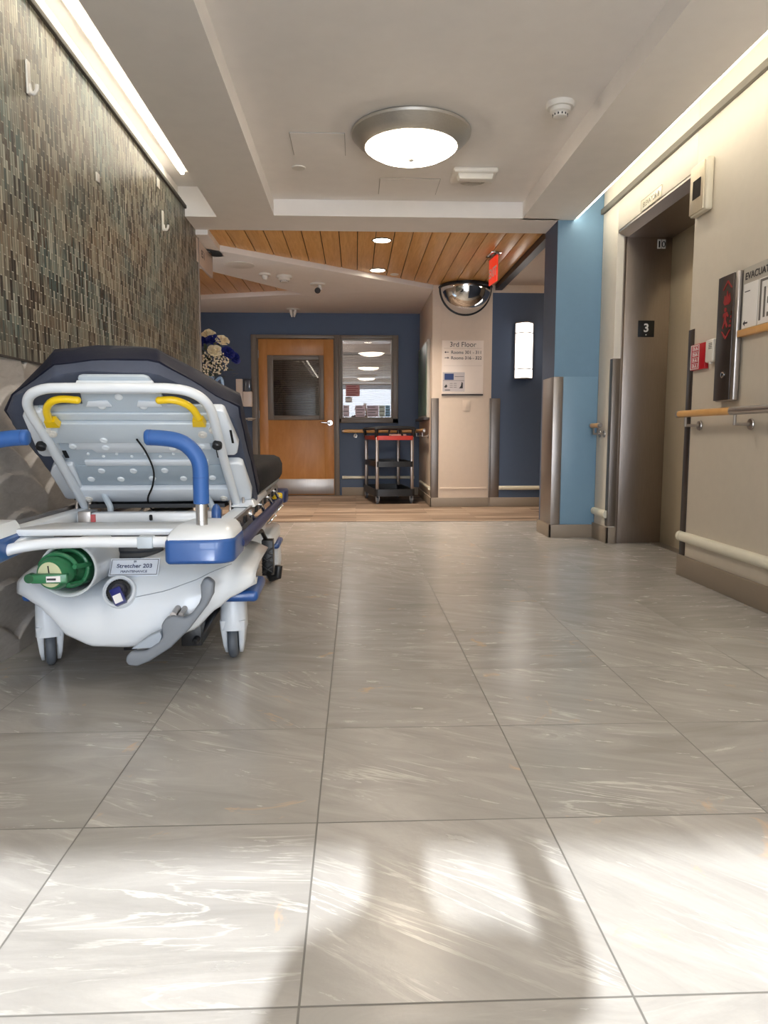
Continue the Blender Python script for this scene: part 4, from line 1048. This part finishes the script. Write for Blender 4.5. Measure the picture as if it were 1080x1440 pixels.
# --- folded side rails
for sg in (1, -1):
    sr = MB(); sr.tube([(sg*.392, .17, .500), (sg*.395, .22, .500), (sg*.378, 1.86, .468), (sg*.372, 1.90, .470)], [.016, .021, .021, .016], 16)
    s_ = sr.build('side_rail', NAVYP, ST)
    k = MB(); k.box(sg*.352-.006, .24, .508, sg*.352+.006, 2.02, .552)
    k.build('rail_track', STEEL, ST, bevel=.002)
    k = MB()
    for i in range(9): k.box(sg*.362-.003, .34+.18*i, .516, sg*.362+.003, .40+.18*i, .540)
    split(k.build('track_slot', BLK, ST))
    for i in range(5):
        k = MB(); y_ = .35+.36*i; k.tube([(sg*.362, y_, .53), (sg*.372, y_+.03, .50), (sg*.376, y_+.06, .475)], .008, 8)
        k.cyl((sg*.355, y_, .53), (sg*.368, y_, .53), .014, n=14)
        k.build('rail_hinge', CHROME, ST)
    k = MB(); k.prism([(sg*.305, 2.06), (sg*.395, 2.06), (sg*.405, 2.10), (sg*.402, 2.24), (sg*.30, 2.27)], 'xy', .440, .512); e_ = k.build('foot_bumper', NAVYP, ST, bevel=.010, seg=3)
    k = MB(); k.box(sg*.35-.03, 2.048, .462, sg*.35+.03, 2.07, .500); k.build('release_lever', YEL, e_, bevel=.010, seg=3)
    k = MB(); k.tube([(sg*.37+.02*math.cos(a), 1.9+.028*math.sin(a), .42+.02*math.cos(a)) for a in [2*PI*i/18 for i in range(19)]], .005, 8)
    k.tube([(sg*.36+.018*math.cos(a), 1.6+.028*math.sin(a), .40+.02*math.cos(a)) for a in [2*PI*i/18 for i in range(19)]], .005, 8)
    k.tube([(sg*.34+.02*math.cos(a), .95+.03*math.sin(a), .43+.018*math.cos(a)) for a in [2*PI*i/18 for i in range(19)]], .006, 8)
    split(k.build('restraint_ring', CHROME, ST))
b_ = MB(); DX = .036; b_.box(.318+DX, 1.15, .20, .368+DX, 1.22, .36)
for z_ in (.23, .27, .31): b_.tube([(.318+DX, 1.145, z_-.015), (.366+DX, 1.145, z_+.015)], .005, 6); b_.tube([(.366+DX, 1.145, z_-.015), (.318+DX, 1.145, z_+.015)], .005, 6)
b_.tube([(.37, 1.18, .36), (.36, 1.1, .41), (.34, .9, .42)], .010, 8); b_.tube([(.38, 1.17, .215), (.40, 1.14, .19), (.425, 1.13, .20), (.43, 1.13, .25)], .018, 10)
b_.build('drainage_pedal', BLACKP, ST, bevel=.003)
# --- back section
def BR(**k): return MB(BRM)
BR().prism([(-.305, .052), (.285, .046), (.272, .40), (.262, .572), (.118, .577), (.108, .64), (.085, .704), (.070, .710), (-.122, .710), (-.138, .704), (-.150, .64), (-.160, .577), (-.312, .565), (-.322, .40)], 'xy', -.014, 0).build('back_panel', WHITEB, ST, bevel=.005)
b_ = BR(); b_.box(-.322, .404, -.036, .272, .508, -.014); b_.box(-.300, .510, -.024, .258, .546, -.014)
b_.build('cross_member', mat('cool_white_enamel', (200, 210, 218), .3), ST, bevel=.006, seg=3)
b_ = BR(); b_.box(-.306, .056, -.040, .288, .134, -.014); b_.box(-.235, .262, -.026, .215, .291, -.014)
b_.prism([(-.262, .352), (-.19, .352), (-.178, .334), (.16, .334), (.175, .352), (.235, .352), (.235, .398), (-.262, .398)], 'xy', -.022, -.014)
b_.prism([(-.135, .60), (-.07, .604), (-.060, .575), (-.15, .575)], 'xy', -.022, -.014); b_.prism([(.095, .60), (.03, .604), (.018, .575), (.105, .575)], 'xy', -.022, -.014); b_.box(-.145, .645, -.030, .100, .695, -.014)
b_.build('stiffener', WHITEP, ST, bevel=.005)
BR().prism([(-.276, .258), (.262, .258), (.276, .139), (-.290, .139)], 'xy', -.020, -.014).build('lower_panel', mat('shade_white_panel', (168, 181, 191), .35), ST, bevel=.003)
for P_ in (((-.349, .562), (-.367, .535), (-.381, .340), (-.370, .321), (-.30, .320), (-.295, .562)), ((-.335, .276), (-.352, .270), (-.378, .222), (-.372, .070), (-.362, .057), (-.29, .057), (-.28, .276)),
           ((.250, .569), (.300, .569), (.310, .560), (.338, .385), (.328, .340), (.318, .328), (.26, .328)), ((.27, .283), (.325, .283), (.340, .272), (.356, .099), (.350, .050), (.30, .043), (.28, .043))):
    BR().prism(P_, 'xy', -.030, .004).build('side_wing', WHITEP, ST, bevel=.008, seg=3)
b_ = BR(); b_.box(-.300, .300, -.0165, -.286, .340, -.0140); b_.box(.250, .300, -.0165, .264, .340, -.0140); b_.box(.316, .40, -.0315, .324, .47, -.030)
b_.build('slot', BLK, ST)
P3 = [(-.300, .0, -.045), (-.303, .12, -.045), (-.311, .363, -.045), (-.318, .500, -.045), (-.3225, .565, -.045), (-.316, .620, -.045), (-.290, .660, -.045), (-.245, .683, -.045), (-.19, .689, -.045), (-.05, .690, -.045), (.10, .690, -.045), (.160, .688, -.045), (.210, .676, -.045), (.248, .645, -.045), (.268, .600, -.045), (.274, .54, -.045), (.276, .45, -.045), (.280, .30, -.045), (.288, .12, -.045), (.294, .0, -.045)]
BR().tube(spline(P3, 6), .0165, 16).build('frame_tube', WHITEP, ST, smooth=60)
for sg, path, blk in ((-1, [(-.150, .641), (-.199, .645), (-.236, .631), (-.262, .595), (-.271, .545)], (-.268, .528)), (1, [(.112, .641), (.155, .643), (.189, .628), (.213, .600), (.226, .555)], (.222, .532))):
    b_ = BR(); b_.tube(spline([(a, b, -.052) for a, b in path], 6), .0125, 12); b_.ball((path[0][0], path[0][1], -.052), .0125)
    b_.hexa([(blk[0]-.022, blk[1]-.018, -.056), (blk[0]+.022, blk[1]-.018, -.056), (blk[0]+.022, blk[1]-.018, -.03), (blk[0]-.022, blk[1]-.018, -.03)], [(blk[0]-.018, blk[1]+.016, -.060), (blk[0]+.016, blk[1]+.016, -.060), (blk[0]+.016, blk[1]+.016, -.034), (blk[0]-.018, blk[1]+.016, -.034)])
    b_.build('release_handle', YEL, ST, smooth=50)
dm = BR()
for a, b, n_ in ((-.03, .617, -.014), (-.096, .574, -.015), (.041, .573, -.015), (-.127, .422, -.036), (-.251, .373, -.022), (-.138, .365, -.022), (.099, .361, -.022), (.204, .373, -.022), (-.189, .229, -.020), (-.072, .228, -.020), (.044, .230, -.020), (.160, .229, -.020), (-.241, .178, -.020), (-.131, .177, -.020), (-.012, .181, -.020), (.105, .180, -.020), (.215, .184, -.020)):
    dm.lathe([(.0135, n_+.001), (.0125, n_-.004), (.0085, n_-.0055), (.001, n_-.003)], (a, b, 0), 'z', 18)
for k in range(9): dm.lathe([(.006, -.013), (.005, -.018), (.001, -.018)], (-.213+.051*k, .322-.015*(k % 2), 0), 'z', 12)
split(dm.build('dimple', mat('bright_dimple', (232, 238, 242), .3), ST, smooth=60))
kb = BR(); kb.lathe([(.016, -.058), (.0175, -.064), (.0175, -.076), (.013, -.080), (.002, -.080)], (-.332, .428, 0), 'z', 20); kb.lathe([(.016, -.058), (.0175, -.064), (.0175, -.076), (.013, -.080), (.002, -.080)], (.272, .432, 0), 'z', 20); split(kb.build('rubber_stop', BLACKP, ST))
for a, b in ((-.290, .459), (.222, .455), (-.305, .478), (.262, .478), (-.275, .075), (.245, .075)):
    BR().lathe([(.016, -.036), (.015, -.043), (.009, -.044), (.008, -.048), (.001, -.048)], (a, b, 0), 'z', 16).build('bolt', WHITEC, ST)
MB(BRM).tube(spline([(-.010, .432, -.040), (.006, .36, -.040), (.012, .26, -.044), (-.010, .17, -.046), (-.045, .09, -.046), (-.052, .03, -.044), (-.05, -.02, -.03)], 6), .0034, 8).build('cable', BLK, ST)
for sg, cx in ((-1, -.300), (1, .294)):
    b_ = MB(); b_.prism([(.80, .500), (.94, .500), (.92, .575), (.86, .592), (.83, .585)], 'yz', cx-.030, cx-.020); b_.prism([(.80, .500), (.94, .500), (.92, .575), (.86, .592), (.83, .585)], 'yz', cx+.020, cx+.030); b_.cyl((cx-.034, .87, .568), (cx+.034, .87, .568), .010, n=14); b_.box(cx-.030, .86, .500, cx+.030, .94, .530)
    b_.build('hinge_bracket', STEEL, ST, bevel=.002)
for cx in (-.20, .19):
    MB().tube(spline([(cx-.022, .80, .665), (cx-.020, .81, .63), (cx-.008, .80, .59), (cx+.012, .79, .555), (cx+.014, .79, .53)], 5), .012, 8).build('support_link', WHITEB, ST)
# --- mattress
U0 = [(-.36, -.02), (-.40, .2), (-.432, .46), (-.430, .52), (-.377, .608), (-.262, .672), (-.21, .703), (-.10, .721), (.09, .723), (.125, .712), (.165, .675), (.282, .571), (.340, .500), (.352, .25), (.362, -.02)]
U2 = [(-.40, -.02), (-.455, .2), (-.495, .36), (-.500, .42), (-.452, .485), (-.300, .636), (-.245, .694), (-.10, .712), (.06, .714), (.092, .706), (.125, .675), (.215, .598), (.346, .492), (.356, .25), (.362, -.02)]
def lay(P_, n_, s_=1.0, seed=0):
    out = []
    N_ = len(P_)
    for i in range(N_):
        for k in range(4):
            a, b = P_[i], P_[(i+1) % N_]; f = k/4
            u, v = a[0]+(b[0]-a[0])*f, a[1]+(b[1]-a[1])*f
            j = mnoise.noise(Vector((u*9, v*9, seed)))*.006
            out.append(((u+.03)*s_-.03+j, (v-.3)*s_+.3+j, n_+j*.6))
    return out
Lm = lambda f: [(a[0]+(b[0]-a[0])*f, a[1]+(b[1]-a[1])*f) for a, b in zip(U0, U2)]
mt = MB(BRM).rings([lay(U0, .001, .93), lay(U0, .004, .985), lay(Lm(.2), .022, 1.0), lay(Lm(.5), .06, 1.0, 1)]).build('back_mattress', NAVYL, ST, smooth=60)
cv = MB(BRM).rings([lay(Lm(.42), .048, .99, 1), lay(Lm(.42), .050, 1.012, 1), lay(Lm(.6), .072, 1.014, 2), lay(Lm(.85), .104, 1.012, 3), lay(U2, .128, .995, 4), lay(U2, .142, .93, 5), lay(U2, .146, .6, 6), lay(U2, .146, .2, 7)])
cv.build('mattress_cover', NAVY, mt, smooth=50)
def seatring(y_, s_=1.0, dz=0):
    o = []
    for a, b in [(-.37, .575), (-.385, .60), (-.385, .66), (-.365, .695), (-.33, .71), (-.1, .714), (.1, .714), (.32, .710), (.352, .695), (.368, .66), (.366, .60), (.352, .575)]:
        o.append((a*s_, y_, .64+(b-.64)*s_+dz))
    return o
MB().rings([seatring(.98, .97), seatring(1.0), seatring(1.5), seatring(2.0), seatring(2.24), seatring(2.29, .985), seatring(2.315, .93), seatring(2.325, .85)]).build('seat_mattress', SEATF, ST, smooth=50)
b_ = MB(); b_.box(-.355, .90, .552, .345, 2.28, .576); b_.build('seat_deck', WHITEB, ST, bevel=.006)
MB().hexa([(.27, .80, .545), (.37, .80, .545), (.36, 1.4, .545), (.27, 1.4, .545)], [(.29, .84, .572), (.355, .84, .572), (.35, 1.4, .572), (.28, 1.4, .572)]).build('side_cover', WHITEP, ST, bevel=.005)

# ================================================================== FLOWERS past the mosaic wall
FS = thing('plant_stand', 'tall stand holding the white and blue bouquet past mosaic wall', 'stand', (-1.42, 7.05, 0))
MB().lathe([(.16, 0), (.16, .02), (.03, .04), (.022, .08), (.022, 1.05), (.03, 1.07), (.15, 1.09), (.15, 1.11), (.002, 1.11)], n=36).build('pedestal', DARK, FS)
FL = thing('flower_bouquet', 'bouquet of white and navy blue roses with baby breath', 'flowers', (-1.42, 7.05, 1.11))
MB().lathe([(.06, 0), (.075, .02), (.085, .12), (.07, .20), (.05, .25), (.06, .28)], n=32, cap=True).build('vase', mat('pale_blue_ribbon', (140, 170, 206), .3), FL)
rb = MB(); rb.tube(spline([(.07, -.06, .22), (.13, -.09, .26), (.15, -.09, .20), (.14, -.08, .08)], 5), .014, 6); rb.tube(spline([(.05, -.07, .22), (.09, -.12, .18), (.11, -.12, .04)], 5), .012, 6); rb.build('ribbon', mat('pale_blue_ribbon', (140, 170, 206), .3), FL)
rnd = random.Random(11)
def rose(p, r, m):
    mb = MB(); c_ = Vector(p); nrm = (c_-Vector((0, .02, .30))).normalized(); nrm = (nrm+Vector((0, -.5, 0))).normalized()
    a_ = nrm.cross(Vector((0, 0, 1))).normalized(); b2 = nrm.cross(a_)
    for layer, (rr_, n_, op) in enumerate(((.35, 3, .1), (.6, 5, .4), (.85, 6, .75), (1.0, 7, 1.05))):
        for k in range(n_):
            th = 2*PI*k/n_+layer*.6+rnd.uniform(-.2, .2); w_ = PI/n_*1.5
            rows = []
            for j in range(5):
                f = j/4; row = []
                for i in range(5):
                    an = th+w_*(i/4-.5)*1.3; rad = r*rr_*(.25+.75*f**.8)*(1+.15*op*f)
                    hgt = r*(1.0*f-.35*op*f*f*1.6)-r*.15*layer*.3
                    row.append(c_+(a_*math.cos(an)+b2*math.sin(an))*rad+nrm*(hgt+.06*r*math.cos((i-2)*1.2)))
                rows.append(row)
            mb.rings(rows, cap=False, closed=False)
    mb.ball(c_+nrm*r*.1, r*.45, 10, 6)
    return mb.build('rose', m, FL, smooth=70)
WR = mat('ivory_petal', (238, 226, 196), .6); BRS = mat('navy_petal', (28, 40, 120), .55)
for p, m_ in (((.02, -.04, .66), WR), ((.15, -.08, .60), WR), ((-.10, -.02, .64), WR), ((.075, -.10, .60), BRS), ((.20, -.08, .49), BRS), ((.245, -.02, .45), BRS), ((-.03, -.10, .58), BRS), ((.09, -.13, .50), WR)):
    rose(p, .062, m_)
lf = MB()
for k in range(60):
    a = rnd.uniform(0, 2*PI); r_ = rnd.uniform(.05, .20); z_ = rnd.uniform(.26, .60); c_ = Vector((r_*math.cos(a)*1.05+.03, r_*math.sin(a)*.9-.02, z_)); d2_ = Vector((math.cos(a), math.sin(a), rnd.uniform(-.2, .8))).normalized()
    s_ = d2_.cross(Vector((0, 0, 1))).normalized()*.020; l_ = rnd.uniform(.05, .09)
    lf.rings([[c_-s_*.2, c_+s_*.2], [c_+d2_*l_*.4-s_, c_+d2_*l_*.4+s_], [c_+d2_*l_*.8-s_*.6, c_+d2_*l_*.8+s_*.6], [c_+d2_*l_-s_*.05, c_+d2_*l_+s_*.05]], cap=False, closed=False)
for k in range(14):
    a = 2*PI*k/14; lf.tube([(0.02*math.cos(a), .02*math.sin(a), .2), (.14*math.cos(a)+.03, .12*math.sin(a)-.02, .5)], .004, 5)
lf.build('foliage', mat('dark_leaf', (44, 58, 36), .5), FL, smooth=60)
bb = MB()
for k in range(230):
    a = rnd.uniform(0, 2*PI); u = rnd.uniform(0, 1)
    c_ = Vector((.05+.17*math.cos(a)*u**.5, -.06-.10*rnd.random()-.03*(1-u), .40+.13*math.sin(a)*u**.5))
    bb.ball(c_, rnd.uniform(.006, .011), 6, 4)
b_ = bb.build('baby_breath', mat('cream_blossom', (226, 212, 188), .6), FL); b_['kind'] = 'stuff'

# ================================================================== PERSON at the window (casts the shadow on the floor)
PR = thing('person', 'person standing at the window with one arm raised', 'person', (0, -2.05, 0))
def skinned(name, verts, edges, radii, root, m, sub=2):
    me = bpy.data.meshes.new(name); me.from_pydata(verts, edges, []); me.materials.append(m)
    o = bpy.data.objects.new(name, me); COL.objects.link(o); o.parent = PR
    md = o.modifiers.new('skin', 'SKIN'); md.use_smooth_shade = True
    sk = me.skin_vertices[0] if me.skin_vertices else None
    if sk is None:
        bpy.context.view_layer.objects.active = o; o.select_set(True); bpy.ops.mesh.customdata_skin_add() if hasattr(bpy.ops.mesh, 'customdata_skin_add') else None
        sk = me.skin_vertices[0]
    for i, r in enumerate(radii): sk.data[i].radius = r if isinstance(r, tuple) else (r, r)
    sk.data[root].use_root = True
    s2 = o.modifiers.new('subdivision', 'SUBSURF'); s2.levels = s2.render_levels = sub
    return o
SKIN_ = mat('skin', (206, 160, 132), .5)
cx = .075
V = [(cx, 0, .92), (cx, .01, 1.10), (cx, .01, 1.26), (cx, 0, 1.36), (cx, .0, 1.43), (cx, .03, 1.49),   # 0-5 spine, neck, skull base
     (cx, .035, 1.57), (cx, .035, 1.64),                                                             # 6-7 head
     (cx-.15, 0, 1.335), (cx-.235, .0, 1.17), (cx-.25, .06, .98), (cx-.245, .10, .92),                     # 8-11 left arm hanging
     (cx+.15, 0, 1.335), (cx+.265, .02, 1.36), (cx+.262, .03, 1.52), (cx+.215, .04, 1.64),                 # 12-15 right arm raised
     (cx-.09, 0, .88), (cx-.10, .01, .50), (cx-.11, -.02, .10), (cx-.12, .10, .045),                       # 16-19 left leg
     (cx+.09, 0, .88), (cx+.10, .01, .50), (cx+.11, -.02, .10), (cx+.12, .10, .045)]                       # 20-23 right leg
Ed = [(0,1),(1,2),(2,3),(3,4),(4,5),(5,6),(6,7),(3,8),(8,9),(9,10),(10,11),(3,12),(12,13),(13,14),(14,15),(0,16),(16,17),(17,18),(18,19),(0,20),(20,21),(21,22),(22,23)]
Rd = [(.14,.095),(.125,.085),(.15,.098),(.13,.08),.052,.062,.088,.07,.056,.043,.033,.03,.056,.044,.036,.030,.085,.06,.042,.04,.085,.06,.042,.04]
body = skinned('body', V, Ed, Rd, 0, SKIN_)
for sgn, wx, wy, wz, dz in ((-1, cx-.245, .11, .91, -1), (1, cx+.21, .04, 1.65, 1)):
    MB().ball((wx, wy+.002, wz+dz*.022), (.040, .020, .056), 14, 10).build('palm', SKIN_, PR, smooth=60)
    for k, (l_, sp) in enumerate(((.068, -.030), (.078, -.010), (.072, .010), (.058, .028))):
        skinned('finger', [(wx+sp*.7, wy, wz), (wx+sp, wy+.004, wz+dz*.045), (wx+sp*1.1, wy+.012, wz+dz*(.045+l_*.5)), (wx+sp*1.1, wy+.030, wz+dz*(.045+l_))], [(0,1),(1,2),(2,3)], [.014, .010, .009, .007], 0, SKIN_, 1)
    skinned('thumb', [(wx-sgn*.02, wy, wz), (wx-sgn*.045, wy+.01, wz+dz*.03), (wx-sgn*.055, wy+.02, wz+dz*.065)], [(0,1),(1,2)], [.015, .011, .009], 0, SKIN_, 1)
skinned('shirt', [(cx, 0, .82), (cx, 0, .95), (cx, .01, 1.10), (cx, .01, 1.26), (cx, 0, 1.36), (cx, 0, 1.42), (cx-.15, 0, 1.335), (cx-.21, 0, 1.22), (cx+.15, 0, 1.335), (cx+.235, .015, 1.355)], [(0,1),(1,2),(2,3),(3,4),(4,5),(4,6),(6,7),(4,8),(8,9)], [(.20,.15),(.185,.14),(.165,.125),(.175,.125),(.145,.10),.064,.068,.062,.068,.058], 0, mat('navy_scrub_fabric', (44, 62, 98), .8), 2)
skinned('trousers', [(cx, 0, 1.0), (cx, 0, .90), (cx-.09, 0, .84), (cx-.10, .01, .50), (cx-.11, -.02, .07), (cx+.09, 0, .84), (cx+.10, .01, .50), (cx+.11, -.02, .07)], [(0,1),(1,2),(2,3),(3,4),(1,5),(5,6),(6,7)], [(.16,.12),(.17,.13),.105,.08,.068,.105,.08,.068], 1, mat('grey_trouser_fabric', (70, 74, 82), .85), 2)
MB().ball((cx, -.0, 1.60), (.088, .095, .10)).build('hair', mat('dark_hair', (40, 30, 24), .7), PR, smooth=60)
MB().ball((cx, .125, 1.565), (.012, .018, .022), 10, 8).build('nose', SKIN_, PR); MB().ball((cx, .105, 1.535), (.024, .010, .006), 10, 6).build('mouth', mat('lip', (170, 96, 88), .5), PR)
for s_ in (-1, 1):
    MB().ball((cx+s_*.032, .112, 1.592), (.012, .008, .008), 10, 8).build('eye', mat('eye_white', (236, 232, 228), .2), PR)
    MB().ball((cx+s_*.088, .035, 1.575), (.010, .018, .028), 10, 8).build('ear', SKIN_, PR)
    MB().rings([[(cx+s_*.115+a, b, z_) for a, b in ((-.045, -.08), (.045, -.08), (.05, .10), (.03, .17), (-.03, .17), (-.05, .10))] for z_ in (0, .03)] + [[(cx+s_*.115+a*.8, b*.9, .075) for a, b in ((-.045, -.08), (.045, -.08), (.05, .06), (.03, .10), (-.03, .10), (-.05, .06))]]).build('shoe', BLACKP, PR, bevel=.008)
